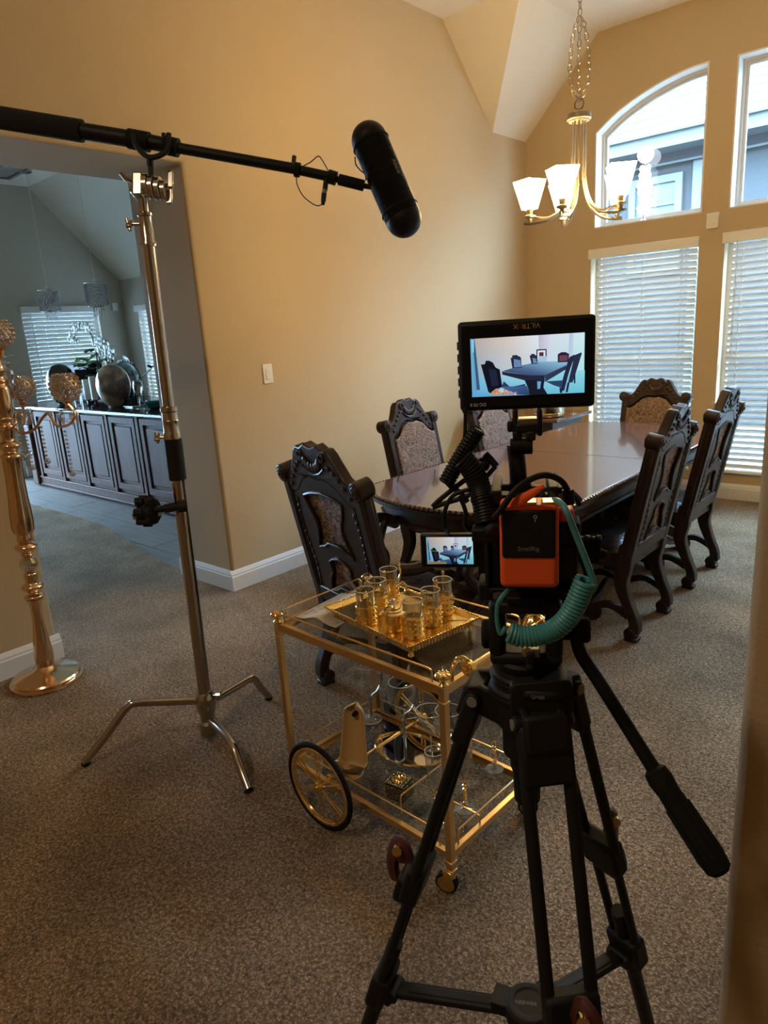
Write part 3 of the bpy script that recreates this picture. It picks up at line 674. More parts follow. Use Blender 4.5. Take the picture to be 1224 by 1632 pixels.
WINE = [(.030,.0),(.028,.003),(.010,.006),(.0045,.012),(.0040,.085),(.008,.094),(.024,.108),(.036,.135),(.038,.160),(.034,.190),(.030,.205)]
def wine(P, label, sc_=1.0, group=None, prof=WINE, name='wine_glass', n=24):
    t = thing(name, label, 'glass', P, 0, group); pr = [(r*sc_, z*sc_) for r, z in prof]
    k = next(i for i,(r,z) in enumerate(pr) if z > .09*sc_)
    MB().surf(pr[k-1:], n=n).build('bowl', GLASS, t, smooth=80)
    b = pr[:k]; MB().lathe([(0.0001,0)]+b, n=n).build('foot_and_stem', STEM, t, smooth=50)
    MB().ring((0,0,pr[-1][1]), pr[-1][0], .0014*sc_, n, 5).build('rim', RIMG, t)
    MB().ring((0,0,.0015), pr[0][0], .0014*sc_, n, 5).build('foot_rim', RIMG, t)
    return t
wine((-2.55,5.12,.76), 'clear stemmed glass beside the serving bowl on the console', .85)

# ================================================================ CHANDELIER
cx, cy = -1.76, 3.57
chn = thing('chandelier', 'brushed nickel chandelier with five lit square frosted shades over the table', 'chandelier', (cx,cy,0))
MB().lathe([(.065,3.665),(.065,3.655),(.04,3.635),(.012,3.625),(.008,3.60)],n=20).build('canopy', NICKEL, chn)
m = MB(); z = 3.60; k = 0
def link(m, c, d, side, L=.034, w_=.010, r=.0022):
    d = Vector(d).normalized(); s = Vector(side); s = (s-d*s.dot(d)).normalized(); pts = []
    for i in range(10):
        a = 2*PI*i/10; pts.append(Vector(c)+d*(math.cos(a)*L/2)+s*(math.sin(a)*w_))
    m.tube(pts, r, 5, closed=True, ref=tuple(d.cross(s)))
while z > 2.90:
    link(m, (0,0,z), (0,0,1), (1,0,0) if k % 2 else (0,1,0)); z -= .027; k += 1
def chainpath(pts):
    P = smooth_path(pts, 12); acc = 0; k = 0
    for i in range(1, len(P)):
        acc += (P[i]-P[i-1]).length
        if acc > .026: acc = 0; link(m, P[i], P[i]-P[i-1], (1,0,0) if k % 2 else (0,1,.1)); k += 1
for a, rr in ((0,.045),(2.1,.035),(4.2,.05)):
    c, s = math.cos(a)*rr, math.sin(a)*rr; chainpath([(0,0,2.92),(c*.7,s*.7,2.83),(c*1.1,s*1.1,2.70),(c*.9,s*.9,2.60),(c*.15,s*.15,2.545)])
m.build('chain', NICKEL, chn, kind='stuff', label='chain with its spare length looped up')
MB().ring((0,0,2.525),.024,.004,18,6,Matrix.Rotation(PI/2,3,'X')).build('hanging_ring', NICKEL, chn)
MB().lathe([(.008,2.50),(.02,2.497),(.03,2.485),(.058,2.480),(.060,2.455),(.052,2.452),(.050,2.446),(.045,2.445)][::-1],n=24).build('hub', NICKEL, chn)
R5 = .245; rx = Vector((.895,.446,0)).normalized(); ry = Vector((-.446,.895,0)).normalized()
for k in range(5):
    a = math.radians(180+72*k); d = rx*math.cos(a)+ry*math.sin(a); dx, dy = d.x, d.y; rz = math.atan2(dy, dx)
    fr = lambda r, z: (dx*r, dy*r, z)
    m = MB()
    for sgn in (-1,1):
        q = smooth_path([fr(.030,2.45),fr(.033,2.30),fr(.038,2.16),fr(.075,2.06),fr(.14,2.015),fr(.21,2.020),fr(R5,2.035)],6)
        q = [Vector(p)+Vector((-dy,dx,0))*.010*sgn for p in q]; m.tube(q, .0042, 6)
    q = smooth_path([fr(.03,2.19),fr(.065,2.07),fr(.13,2.008),fr(.22,1.992),fr(R5+.03,1.995)],6); m.tube(q, .006, 6, flat=1.8)
    ar = m.build('arm', NICKEL, chn)
    MB().lathe([(.008,1.992),(.012,2.0),(.012,2.015),(.03,2.022),(.030,2.030),(.014,2.036),(.016,2.05),(.024,2.075),(.026,2.08)],fr(R5,0),14).build('cup', NICKEL, ar)
    b0, b1, z0, z1 = .029, .060, 2.062, 2.200; vs = []; A = Az(rz+PI/4)
    for (h, z_) in ((b0,z0),(b1,z1),(b1-.006,z1),(b0-.006,z0+.004)):
        for sx, sy in ((-1,-1),(1,-1),(1,1),(-1,1)):
            p = A @ Vector((h*sx,h*sy,0)); vs.append((fr(R5,0)[0]+p.x,fr(R5,0)[1]+p.y,z_))
    fs = []
    for q_ in range(3):
        for j in range(4): fs.append((q_*4+j,q_*4+(j+1)%4,q_*4+4+(j+1)%4,q_*4+4+j))
    fs += [(3,2,1,0),(12,13,14,15)]
    MB().add(vs, fs).build('shade', SHADE, chn, smooth=0, label='lit frosted glass shade')

# crystal lamp on the sill of the arched window
P = ony(1026,352,5.96); P = Vector((P.x,5.955,2.215))
cl = thing('crystal_lamp', 'tall crystal stick lamp with glowing round globe on the arched window sill', 'lamp', P)
m = MB(); m.lathe([(.045,0),(.045,.008),(.012,.02),(.006,.04),(.006,.43),(.014,.44)],n=14); m.build('stem', NICKEL, cl)
m = MB()
for zc, n_ in ((.09,7),(.15,8),(.21,8),(.27,8),(.33,8),(.385,7)):
    for j in range(n_):
        a = 2*PI*j/n_+zc*9; m.ball((math.cos(a)*(.034+.012*math.sin(zc*30)),math.sin(a)*.036,zc+.02*math.sin(a*2)), .021, 5, (1,1,1.2))
m.build('crystals', mat('self_glow_crystal', (.9,.9,.9), .1, emit=(1,.95,.88), es=1.6), cl, kind='stuff', smooth=0)  # crystals emit by themselves to imitate light from the globe
MB().ball((0,0,.50),.062,16,(1,1,1)).build('globe', mat('lit_globe', (.9,.9,.9), .4, emit=(1,.93,.82), es=6), cl, label='glowing white globe')
# ================================================================ BAR CART (local: x along the long side, y away from the camera)
CL = Vector((-1.621,1.255,0)); CR = -.0336; LX, LY, ZT, ZS = .663, .403, .631, .137
def cw(x, y, z): return CL+Az(CR) @ Vector((x,y,z))
def cthing(name, label, cat, P, rz=0, group=None): return thing(name, label, cat, cw(*P), CR+rz, group)
ct = thing('bar_cart', 'gold two tier bar cart with glass shelves, spoked wheels and castors', 'bar cart', CL, CR)
for i, (x, y) in enumerate(((0,0),(LX,0),(0,LY),(LX,LY))):
    m = MB(); z0 = .075 if x > 0 else .10
    m.box((x,y,(ZT+z0)/2),(.020,.020,ZT-z0)); m.box((x,y,ZS-.03),(.026,.026,.006)); m.box((x,y,ZT-.045),(.025,.025,.005)); m.box((x,y,z0+.004),(.026,.026,.008))
    lg = m.build('leg', GOLD, ct, bevel=.0015)
    m = MB(); m.lathe([(.008,ZT),(.014,ZT+.004),(.008,ZT+.010),(.010,ZT+.016),(.020,ZT+.024),(.021,ZT+.030),(.018,ZT+.034),(.006,ZT+.036)],(x,y,0),16)
    for j in range(8): m.ball((x+.013*math.cos(j*PI/4),y+.013*math.sin(j*PI/4),ZT+.034),.004,6)
    m.build('finial', GOLDS, lg, label='flower topped gold finial')
def rails(z, h, name):
    for (x0,y0,x1,y1) in ((0,0,LX,0),(0,LY,LX,LY),(0,0,0,LY),(LX,0,LX,LY)):
        dx, dy = abs(x1-x0), abs(y1-y0)
        m = MB(); m.box(((x0+x1)/2,(y0+y1)/2,z-h/2),(dx+.016 if dx else .016, dy+.016 if dy else .016, h))
        m.box(((x0+x1)/2+(0 if dx else (.009 if x0==0 else -.009)),(y0+y1)/2+(0 if dy else (.009 if y0==0 else -.009)),z-h+.003),(dx if dx else .02, dy if dy else .02, .004))
        m.build(name, GOLD, ct, bevel=.0015)
rails(ZT, .026, 'top_frame_rail'); rails(ZS, .020, 'lower_frame_rail')
MB().bb(.008,LX-.008,.008,LY-.008,ZT-.010,ZT-.004).build('top_glass', SMOKE, ct, smooth=0, label='smoked glass top shelf')
MB().bb(.008,LX-.008,.008,LY-.008,ZS-.008,ZS-.002).build('lower_glass', SMOKE, ct, smooth=0, label='smoked glass lower shelf')
def gal(z, h, x0, y0, x1, y1, inset_=.035, name='gallery_rail', r=.0028):
    d = Vector((x1-x0,y1-y0,0)).normalized(); a = Vector((x0,y0,0))+d*inset_; b = Vector((x1,y1,0))-d*inset_
    def U(p, z): return Vector((p.x,p.y,z))
    MB().tube([U(a,z),U(a,z+h-.008),U(a+d*.003,z+h-.002),U(a+d*.010,z+h),U(b-d*.010,z+h),U(b-d*.003,z+h-.002),U(b,z+h-.008),U(b,z)], r, 6).build(name, GOLD, ct)
gal(ZT,.034,0,0,LX,0); gal(ZT,.034,0,LY,LX,LY); gal(ZT,.034,0,0,0,LY)
gal(ZS,.046,0,0,LX,0); gal(ZS,.046,0,LY,LX,LY); gal(ZS,.046,0,0,0,LY); gal(ZS,.046,LX,0,LX,LY)
# bottle guard rods on the lower shelf
for y in (.135,):
    gal(ZS,.030,.44,y,LX,y,.0,'bottle_rod',.0025)
for x in (.46,):
    gal(ZS,.060,x,.02,x,LY-.02,.01,'bottle_rod',.0025)
# handle
for y in (.035,LY-.035):
    q = smooth_path([(LX,y,ZT),(LX+.004,y,ZT+.035),(LX+.020,y,ZT+.065),(LX+.045,y,ZT+.074),(LX+.062,y,ZT+.060)],6)
    m = MB(); m.tube(q, .0065, 10); hd = m.build('handle_arm', GOLDS, ct)
    s = -1 if y < .2 else 1
    m = MB(); A = Matrix.Rotation(PI/2*s*-1,3,'X') if s < 0 else Matrix.Rotation(-PI/2,3,'X')
    yy = y+s*.006
    m.cyl((LX+.055,y-.008,ZT+.052),(LX+.055,y+.008,ZT+.052),.019,n=20)
    for j in range(10): m.ball((LX+.055+.011*math.cos(j*PI/5),y+s*.008,ZT+.052+.011*math.sin(j*PI/5)),.0045,6)
    m.ball((LX+.055,y+s*.009,ZT+.052),.005,8); m.build('rosette', GOLDB, hd, label='round rosette')
MB().cyl((LX+.055,.035,ZT+.052),(LX+.055,LY-.035,ZT+.052),.008,n=12).build('handle_bar', GOLDS, ct)
# big wheels
for s, y in ((-1,-.045),(1,LY+.045)):
    X, Zw, Rw = .185, .145, .145; A = Matrix.Rotation(PI/2,3,'X'); c = (X,y,Zw)
    m = MB(); m.ring(c, Rw-.008, .0085, 48, 8, A); wh = m.build('wheel', RUB, ct, label='spoked wheel with black tyre')
    m = MB(); m.ring(c, Rw-.021, .0075, 48, 8, A); m.ring(c, Rw-.031, .003, 48, 6, A); m.build('rim', GOLDS, wh)
    for k in range(6):
        a = PI/6+k*PI/3; d = Vector((math.cos(a),0,math.sin(a))); e = Vector((-d.z,0,d.x)); m = MB()
        for q in (-1,1): m.cyl(Vector(c)+d*.012+e*.004*q, Vector(c)+d*(Rw-.022)+e*.009*q, .0026, n=6)
        m.build('spoke', GOLDS, wh)
    m = MB(); m.cyl((X,y-.012,Zw),(X,y+.012,Zw),.014); m.cyl((X,y-.017,Zw),(X,y+.017,Zw),.007); m.cyl((X,y,Zw),(X,0 if s<0 else LY,Zw),.005)
    m.box((X,(0 if s<0 else LY),Zw-.012),(.02,.010,.05)); m.build('hub', GOLDB, wh)
MB().cyl((.185,0,.145),(.185,LY,.145),.005).build('axle', GOLD, ct)
for x, y, a in ((LX-.004,0,-1.25),(LX,LY,-1.0)):
    m = MB(); m.box((x,y,.072),(.030,.030,.012)); m.box((x-.004,y,.058),(.032,.022,.020)); 
    d = Vector((math.cos(a),math.sin(a),0)); c = Vector((x-.012,y,.031))
    ca = m.build('caster', GOLDB, ct, bevel=.002)
    MB().cyl(c-d*.009, c+d*.009, .031, n=24).build('tyre', RUB, ca); MB().cyl(c-d*.0115, c+d*.0115, .025, n=24).build('disc', GOLDB, ca)

# ---- tea tray
TR = math.radians(-8); TC = (.325,.215,ZT-.004)
tr = cthing('tea_tray', 'ornate square cornered gold tray on four small feet holding tea glasses', 'tray', TC, TR)
tw, td, th_ = .41, .275, .035
m = MB(); m.bb(-tw/2+.02,tw/2-.02,-td/2+.02,td/2-.02,th_-.003,th_); tb_ = m.build('bed', GOLDB, tr)
m = MB(); o4 = [(-tw/2,-td/2),(tw/2,-td/2),(tw/2,td/2),(-tw/2,td/2)]; i4 = [(-tw/2+.022,-td/2+.022),(tw/2-.022,-td/2+.022),(tw/2-.022,td/2-.022),(-tw/2+.022,td/2-.022)]
vs = [(x,y,th_+.010) for x,y in o4]+[(x,y,th_) for x,y in i4]+[(x,y,th_+.007) for x,y in o4]+[(x,y,th_-.003) for x,y in i4]
fs = []
for j in range(4): k = (j+1)%4; fs += [(j,k,4+k,4+j),(8+j,12+j,12+k,8+k),(j,8+j,8+k,k)]
m.add(vs, fs); rim_ = m.build('rim', GOLDB, tr, smooth=0)
m = MB()
for j in range(4):
    a, b = Vector((*o4[j],0)), Vector((*o4[(j+1)%4],0)); n_ = int((b-a).length/.009)
    for q in range(n_): m.ball(a.lerp(b,(q+.5)/n_)+Vector((0,0,th_+.009)), .0042, 5)
m.build('beaded_edge', GOLDB, tr, kind='stuff')
m = MB()
for j in range(4):
    a, b = Vector((*i4[j],0)), Vector((*i4[(j+1)%4],0)); n_ = int((b-a).length/.012)
    for q in range(n_): p = a.lerp(b,(q+.5)/n_); m.box(p+Vector((0,0,th_-.012)),(.006,.006,.018))
m.build('pierced_skirt', GOLD, tr, kind='stuff')
for x, y in i4: 
    m = MB(); m.lathe([(.004,0),(.009,.004),(.006,.012),(.005,.020),(.014,.034)],(x,y,0),8); m.box((x,y,.028),(.026,.004,.014)); m.build('foot', GOLDB, tr)
def tray_pt(px, py): 
    p = onz(px, py, ZT+.032); d = Az(-CR) @ (p-CL); return (d.x, d.y, ZT+.0315)
GT = 'tea glasses in gold holders on the tray'
def tea_glass(P, rz, label, s=1.0):
    t = cthing('tea_glass', label, 'tea glass', P, rz, GT)
    m = MB(); m.lathe([(.0001,0),(.027*s,0),(.029*s,.004),(.026*s,.010),(.026*s,.048),(.0275*s,.050),(.0265*s,.052),(.0245*s,.050),(.0243*s,.044),(.0001,.044)],n=20)
    ho = m.build('holder', GOLDB, t, label='filigree gold holder')
    m = MB()
    for j in range(12):
        for q in range(3): a = PI*j/6; m.ball((.0265*s*math.cos(a),.0265*s*math.sin(a),.014+.014*q),.0042,5)
    m.build('filigree', GOLDS, ho, kind='stuff')
    MB().surf([(.0235*s,.045),(.0235*s,.050),(.0250*s,.066),(.0243*s,.078),(.0252*s,.094)],n=20).build('cup', CUTG, t); t.scale = (1,1,1.12)
    MB().ring((0,0,.094),.0252*s,.0013,20,5).build('rim', RIMG, t)
    q = smooth_path([(.027*s,0,.014),(.045*s,0,.016),(.050*s,0,.034),(.040*s,0,.048),(.028*s,0,.046),(.030*s,0,.060),(.036*s,0,.078),(.033*s,0,.095)],5)
    m = MB(); m.tube(q, .0030, 6); m.ball((.033*s,0,.102),.0052,8,(1,1,1.6)); m.ball((.0335*s,0,.088),.0048,8); m.build('handle', GOLDS, t, label='gold handle with finial')
    return t
TG = [((585,992),PI*.85,'tea glass at the front left corner of the tray'),((603,975),PI*.5,'tea glass behind the front left one on the tray'),((622,956),PI*.35,'tallest standing tea glass at the back of the tray'),
      ((660,1012),PI*.45,'tea glass nearest the camera on the tray beside the sugar bowl'),((688,993),PI*.55,'tea glass in the middle of the right row on the tray'),((707,975),PI*.7,'tea glass farthest right on the tray near its back edge')]
for (p, a, l) in TG: tea_glass(tray_pt(*p), a, l, 1.12)
t = cthing('sugar_bowl', 'round lidded gold sugar bowl with glass knob in the middle of the tray', 'sugar bowl', tray_pt(629,1003))
MB().lathe([(.026,0),(.029,.004),(.0275,.010),(.0275,.050),(.030,.053)],n=24).build('bowl', GOLDB, t)
MB().lathe([(.034,.053),(.035,.056),(.028,.060),(.027,.064),(.020,.066),(.019,.070),(.010,.072),(.005,.078)],n=24).build('lid', GOLDS, t)
MB().ball((0,0,.086),.009,12).build('knob', CRYST, t)
t = cthing('tea_spoon', 'ornate gold spoon lying on the right side of the tray', 'spoon', tray_pt(722,995), .9)
m = MB(); m.tube(smooth_path([(-.05,0,.006),(0,0,.012),(.04,0,.008)],5),.0022,6); m.ball((.052,0,.008),.012,8,(1.3,.9,.35)); m.build('spoon', GOLDS, t)
m = MB()
for i_ in range(6): m.ball((-.05+.008*i_,0,.007),.0035,6)
m.build('twisted_grip', GOLDS, t)

# ---- open booklet
t = cthing('booklet', 'cream printed booklet lying on the left end of the cart top', 'booklet', (.085,.185,ZT-.003), .12)
m = MB(); vs = []; fs = []
for i in range(13):
    u = i/12; x = -.085+.17*u; z = .004+.016*math.exp(-((u-.5)/.22)**2)
    for y in (-.115,.115): vs += [(x,y,z),(x,y,z-.003)]
for i in range(12): a = i*4; fs += [(a,a+4,a+6,a+2),(a+1,a+3,a+7,a+5),(a,a+1,a+5,a+4),(a+2,a+6,a+7,a+3)]
fs += [(0,2,3,1),(48,49,51,50)]; m.add(vs, fs); m.build('pages', PAPER, t, smooth=60)
INK = mat('faded_red_ink', (.35,.12,.08), .8)
m = MB(); rnd = random.Random(3)
def bz(x): u = (x+.085)/.17; return .0046+.016*math.exp(-((u-.5)/.22)**2)
for i in range(9):
    x = -.07+.017*i; y0 = -.09+rnd.random()*.03
    for q in range(5): 
        if rnd.random() < .75: m.box((x,y0+.03*q,bz(x)),(.0018,.022*rnd.uniform(.5,1),.0004))
m.build('printing', INK, t, smooth=0)

# ---- lower shelf
ZB = ZS-.002
def shelf_pt(px, py): p = onz(px, py, ZB); d = Az(-CR) @ (p-CL); return (d.x, d.y, ZB)
t = cthing('ladle_rest', 'tan ceramic upright ladle rest with a rounded tall back', 'spoon rest', (.205,.085,ZB), .35)
m = MB(); vs = []; fs = []; nu, nv = 13, 20
for i in range(nv+1):
    v = i/nv if i/nv < .5 else .5+.5*math.sin((i/nv-.5)*PI)
    if v < .3: k = v/.3; hw_ = .052; z = .030-.016*math.cos(0); yc = -.055+.075*k; zc = .012+.010*abs(k-.45)
    else: k = (v-.3)/.7; hw_ = .054*(1-.34*k**.8); yc = .020+.035*k; zc = .016+.200*k
    if v > .91: hw_ *= math.sqrt(max(.04,1-((v-.91)/.0905)**2))
    if v < .10: hw_ *= math.sqrt(max(.05,1-((.10-v)/.10)**2))
    for j in range(nu):
        u = j/(nu-1)*2-1; lip = .020*abs(u)**3
        if v < .3: vs.append((u*hw_, yc, zc+lip*1.4+(.030*max(0,.12-v)/.12)))
        else: vs.append((u*hw_, yc-lip*1.2, zc))
for i in range(nv):
    for j in range(nu-1): a = i*nu+j; fs.append((a,a+1,a+nu+1,a+nu))
m.add(vs, fs); o = m.build('dish', CERAM, t, smooth=80); MB().cyl((0,.030,.185),(0,.062,.185),.008,n=12).build('hanging_hole', BRANCH, t); sm = o.modifiers.new('thick','SOLIDIFY'); sm.thickness = .006; sm.offset = 0; ss = o.modifiers.new('sub','SUBSURF'); ss.levels = 1; ss.render_levels = 1
MB().lathe([(.034,0),(.038,.004),(.030,.012)],(0,-.015,0),20).build('base', CERAM, t)
t = cthing('trinket_box', 'small square dark box encrusted with silver and gold beads', 'box', shelf_pt(637,1268), .15)
MB().bb(-.030,.030,-.030,.030,0,.040).build('body', BRANCH, t, bevel=.002); MB().bb(-.031,.031,-.031,.031,.042,.054).build('lid', BRANCH, t, bevel=.002)
m = MB(); rnd = random.Random(8)
for f in range(5):
    for i in range(8):
        for j in range(8 if f == 4 else 6):
            a, b = -.027+.0077*i, -.027+.0077*j; r = rnd.uniform(.0022,.0040)
            if f == 4: p = (a,b,.055)
            elif f == 0: p = (a,-.031,.006+.008*j)
            elif f == 1: p = (a,.031,.006+.008*j)
            elif f == 2: p = (-.031,a,.006+.008*j)
            else: p = (.031,a,.006+.008*j)
            m.ball(p, r, 5)
m.build('beads', mat('pewter_beads', (.45,.40,.30), .2, 1), t, kind='stuff')
m = MB()
for k in range(12): a = k*PI/6; m.ball((.014*math.cos(a),.014*math.sin(a),.058),.006,6,(1.6,.6,.6),Az(a))
m.ball((0,0,.060),.006,8); m.build('flower', GOLDS, t, label='gold flower on the lid')
BAL = [(.036,0),(.034,.003),(.012,.006),(.0045,.013),(.0042,.088),(.008,.096),(.026,.108),(.043,.132),(.050,.160),(.049,.190),(.043,.215)]
CPE = [(.034,0),(.032,.003),(.010,.006),(.004,.013),(.004,.090),(.007,.098),(.022,.110),(.040,.128),(.047,.150),(.046,.158)]
GW = 'wine glasses on the lower cart shelf'
for p, l, s, pr in (((592,1146),'big balloon wine glass at the left of the cart lower shelf',1.02,BAL),((645,1178),'balloon wine glass second from the left on the lower shelf',1.02,BAL),
                    ((688,1200),'wide shallow coupe glass beside the front cart post',1.0,CPE),((718,1222),'stemmed glass just right of the front cart post',.95,BAL)):
    x, y, z = shelf_pt(*p); x = min(x,.60); y = min(y,.36); P_ = cw(x,y,ZB); wine(P_, l, s, GW, pr, 'wine_glass')
GF = 'champagne flutes with twisted gold stems'
for p, l in (((788,1226),'champagne flute with twisted gold stem at the right back of the lower shelf'),((741,1290),'champagne flute with twisted gold stem in the middle between rods'),((697,1312),'champagne flute with twisted gold stem by the front cart post')):
    x, y, z = shelf_pt(*p); t = cthing('champagne_flute', l, 'glass', (x,max(.045,y),ZB), 0, GF)
    MB().lathe([(.0001,0),(.030,0),(.028,.003),(.010,.006),(.004,.012),(.003,.02)],n=20).build('foot', STEM, t)
    hx = coil([(0,0,.014),(0,0,.05),(0,0,.095)], .0055, .0026, 3, per=12); hx2 = [Vector((-p_.x,-p_.y,p_.z)) for p_ in hx]
    m = MB(); m.tube(hx, .0026, 6); m.tube(hx2, .0026, 6); m.ball((0,0,.054),.006,8); m.ball((0,0,.098),.006,8); m.build('twisted_stem', GOLDS, t, label='twisted gold stem')
    MB().surf([(.006,.098),(.014,.110),(.020,.14),(.0245,.19),(.026,.235)],n=20).build('bowl', GLASS, t, smooth=80); MB().ring((0,0,.235),.026,.0010,20,5).build('rim', RIMG, t)
t = cthing('oval_mirror_tray', 'gold rimmed oval mirrored tray lying at the back of the lower shelf', 'tray', (.275,.275,ZB+.006), .1)
A = Matrix.Diagonal((1.35,1,1))
m = MB(); m.tube([(.125*math.cos(2*PI*i/36),.085*math.sin(2*PI*i/36),.006) for i in range(36)],.005,6,closed=True); m.build('rim', GOLDS, t)
MB().lathe([(.085,0),(.085,.003)],n=36,A=Matrix.Diagonal((1.46,1,1))).build('mirror', mat('mirror', (.7,.68,.62), .05, 1), t)
def proj(P):
    d = Vector(P)-CAM; z = d.dot(FW); return (612+FPX*d.dot(RT)/z, 816-FPX*d.dot(UP)/z)
def vplane(px, py, A, B):
    """where the ray of a pixel meets the vertical plane through A and B"""
    n = (Vector(B)-Vector(A)).cross(Vector((0,0,1))); d = ray(px,py); return CAM+d*((Vector(A)-CAM).dot(n)/d.dot(n))
def axis_s(M, py, lo=-.1, hi=2.6):
    for _ in range(40):
        mid = (lo+hi)/2
        if proj(M @ Vector((0,0,mid)))[1] > py: lo = mid
        else: hi = mid
    return lo
def lean(Pb, Pt): return Matrix.Translation(Pb) @ align((Vector(Pt)-Vector(Pb)).normalized()).to_4x4()
def athd(px, py, D): d = ray(px,py); return CAM+d*(D/math.hypot(d.x,d.y))

# ================================================================ C-STAND
Pb = athd(333,1160,2.515); Pt = athd(225,298,2.515); MS = lean(Pb, Pt); zz = lambda py: axis_s(MS, py)
base = Vector((Pb.x, Pb.y, 0))
st = wthing('light_stand', 'steel turtle base light stand with grip head holding the boom cradle', 'light stand', base)
def lat(prof, name, m_=CHROME, n=20, par=st, **k):
    return MB(MS).lathe(prof, n=n).build(name, m_, par, **k)
lat([(.024,zz(1112)),(.024,zz(762))], 'lower_column')
lat([(.031,zz(764)),(.031,zz(699))], 'grip_sleeve', BLACK, label='black foam sleeve')
lat([(.030,zz(699)),(.030,zz(690)),(.027,zz(688)),(.027,zz(672)),(.029,zz(670)),(.027,zz(668)),(.026,zz(657)),(.030,zz(655)),(.030,zz(649)),(.022,zz(647))], 'lower_collar')
lat([(.020,zz(650)),(.020,zz(392))], 'middle_riser')
lat([(.026,zz(393)),(.026,zz(387)),(.022,zz(384)),(.022,zz(366)),(.0205,zz(364)),(.0205,zz(346)),(.024,zz(344)),(.024,zz(340)),(.015,zz(338))], 'upper_collar')
lat([(.015,zz(340)),(.0135,zz(314)),(.016,zz(312)),(.016,zz(308))], 'top_riser')
lat([(.020,zz(1172)),(.034,zz(1168)),(.036,zz(1150)),(.028,zz(1146)),(.028,zz(1136)),(.036,zz(1130)),(.038,zz(1112)),(.030,zz(1104)),(.026,zz(1102))], 'base_hub')
for nm, y, sx in (('collar_knob',357,-1),('collar_knob',697,-1),('base_knob',1108,1)):
    c = MS @ Vector((0,0,zz(y))); d = RT*sx; m = MB(); m.cyl(c+d*.015, c+d*.045, .006); R_ = align(d)
    m.box(c+d*.052, (.012,.030,.020), R_); m.cyl(c+d*.05-UP*.022+RT*.0, c+d*.062+UP*.018, .006); m.build(nm, CHROME, st, bevel=.002)
for (h, bend, mid, foot) in (((322,1117),(206,1121),(262,1119),(135,1220)), ((338,1150),(372,1190),(358,1170),(397,1263)), ((347,1112),(403,1079),(378,1094),(429,1114))):
    F_ = onz(*foot); H_ = vplane(*h, base, F_); Q_ = vplane(*mid, base, F_); B_ = vplane(*bend, base, F_)
    e1 = B_.lerp(Q_,.18); e2 = B_.lerp(F_,.14)
    lg = MB().tube(smooth_path([H_,Q_,e1,B_.lerp((e1+e2)/2,.55),e2,B_.lerp(F_,.55),F_+Vector((0,0,.012))],5), .0145, 12).build('leg', CHROME, st)
    MB().cyl(F_+(B_-F_)*.06, F_, .0155).build('rubber_foot', RUB, lg)
# grip head
g0 = athd(246,298,2.515); gx = RT
m = MB(); m.box(athd(222,297,2.515), (.034,.045,.075), Matrix((RT,FW,UP)).transposed()); hd = m.build('grip_head', CHROME, st, bevel=.006)
m = MB()
for px in (234,243,253,262): c = athd(px,297+(px-234)*.25,2.515); m.cyl(c-gx*.008, c+gx*.008, .038 if px < 260 else .033, n=24)
m.build('grip_disc', CHROME, hd, bevel=.002)
m = MB(); c = athd(270,302,2.515); m.cyl(athd(262,301,2.515), c, .008); m.box(athd(272,286,2.515),(.018,.012,.055),Matrix((RT,FW,UP)).transposed()); m.box(athd(270,309,2.515),(.02,.012,.065),Matrix((RT,FW,UP)).transposed()); m.build('t_handle', CHROME, hd, bevel=.003)
m = MB(); m.cyl(athd(215,290,2.515), athd(203,284,2.515), .009); m.cyl(athd(203,287,2.515), athd(193,275,2.515), .009); m.ball(athd(212,303,2.515),.012); m.build('wing_knob', CHROME, hd)

# ================================================================ BOOM POLE, CRADLE, BLIMP
TB = 2.2
B = lambda px, py: W(px, py, TB)
def bw(name, label, cat, p, group=None): return wthing(name, label, cat, p, group)
cr_ = bw('boom_cradle', 'black Y shaped boom pole holder clamped in the stand head', 'boom holder', B(241,300))
m = MB(); u = TB-.03
m.tube(smooth_path([W(241,285,TB),W(240,262,TB),W(239,252,TB)],4),.0085,8)
m.tube(smooth_path([W(239,252,u),W(226,243,u),W(215,228,u),W(211,214,u),W(207,209,u),W(206,214,u+.03)],6),.0085,8)
m.tube(smooth_path([W(239,252,u),W(254,248,u),W(266,240,u),W(269,228,u),W(269,213,u)],6),.0085,8)
m.tube(smooth_path([W(258,246,u+.06),W(261,236,u+.06),W(261,213,u+.06)],6),.0075,8); m.build('fork', BLACK, cr_)
MB().tube([W(239,262,TB),W(239,250,u)],.011,8).build('neck', BLACK, cr_)
bp = bw('boom_pole', 'long black telescopic boom pole resting in the cradle across the opening', 'boom pole', B(238,232))
def seg(a, b, r, name, mt=BLACK, n=16): return MB().cyl(B(*a), B(*b), r, n=n).build(name, mt, bp)
seg((-260,145),(131,209),.034,'grip', mat('foam_grip',(.006,.006,.006),.95)); seg((-260,145),(205,221),.024,'tube',BLKS); seg((128,208.5),(205,221),.0255,'tube',BLKS); seg((205,221),(238,227),.030,'locking_collar',RUB)
seg((238,226),(265,231.5),.0225,'tube',BLKS); seg((262,231),(284,236),.028,'locking_collar',RUB); seg((282,235.5),(476,270),.0165,'tube',BLKS)
seg((470,270),(478,271.5),.022,'locking_collar',RUB); seg((478,271.5),(527,282),.0150,'tube',BLKS); seg((523,281),(536,285),.021,'end_collar',RUB)
seg((534,285),(541,287),.010,'joint',BLKS); seg((540,286),(580,296),.017,'shock_mount_stem',RUB); seg((579,296),(596,299),.008,'joint',BLKS)
MB().tube([B(469,249),B(468,258),B(470,270)],.0075,6).build('strap_tail', BLACK, bp)
m = MB(); m.tube(smooth_path([B(478,267),B(494,259),B(507,249),B(514,256),B(523,272)],6),.0018,5); m.tube(smooth_path([B(473,276),B(473,292),B(482,311),B(497,324),B(507,328),B(514,325)],6),.0018,5)
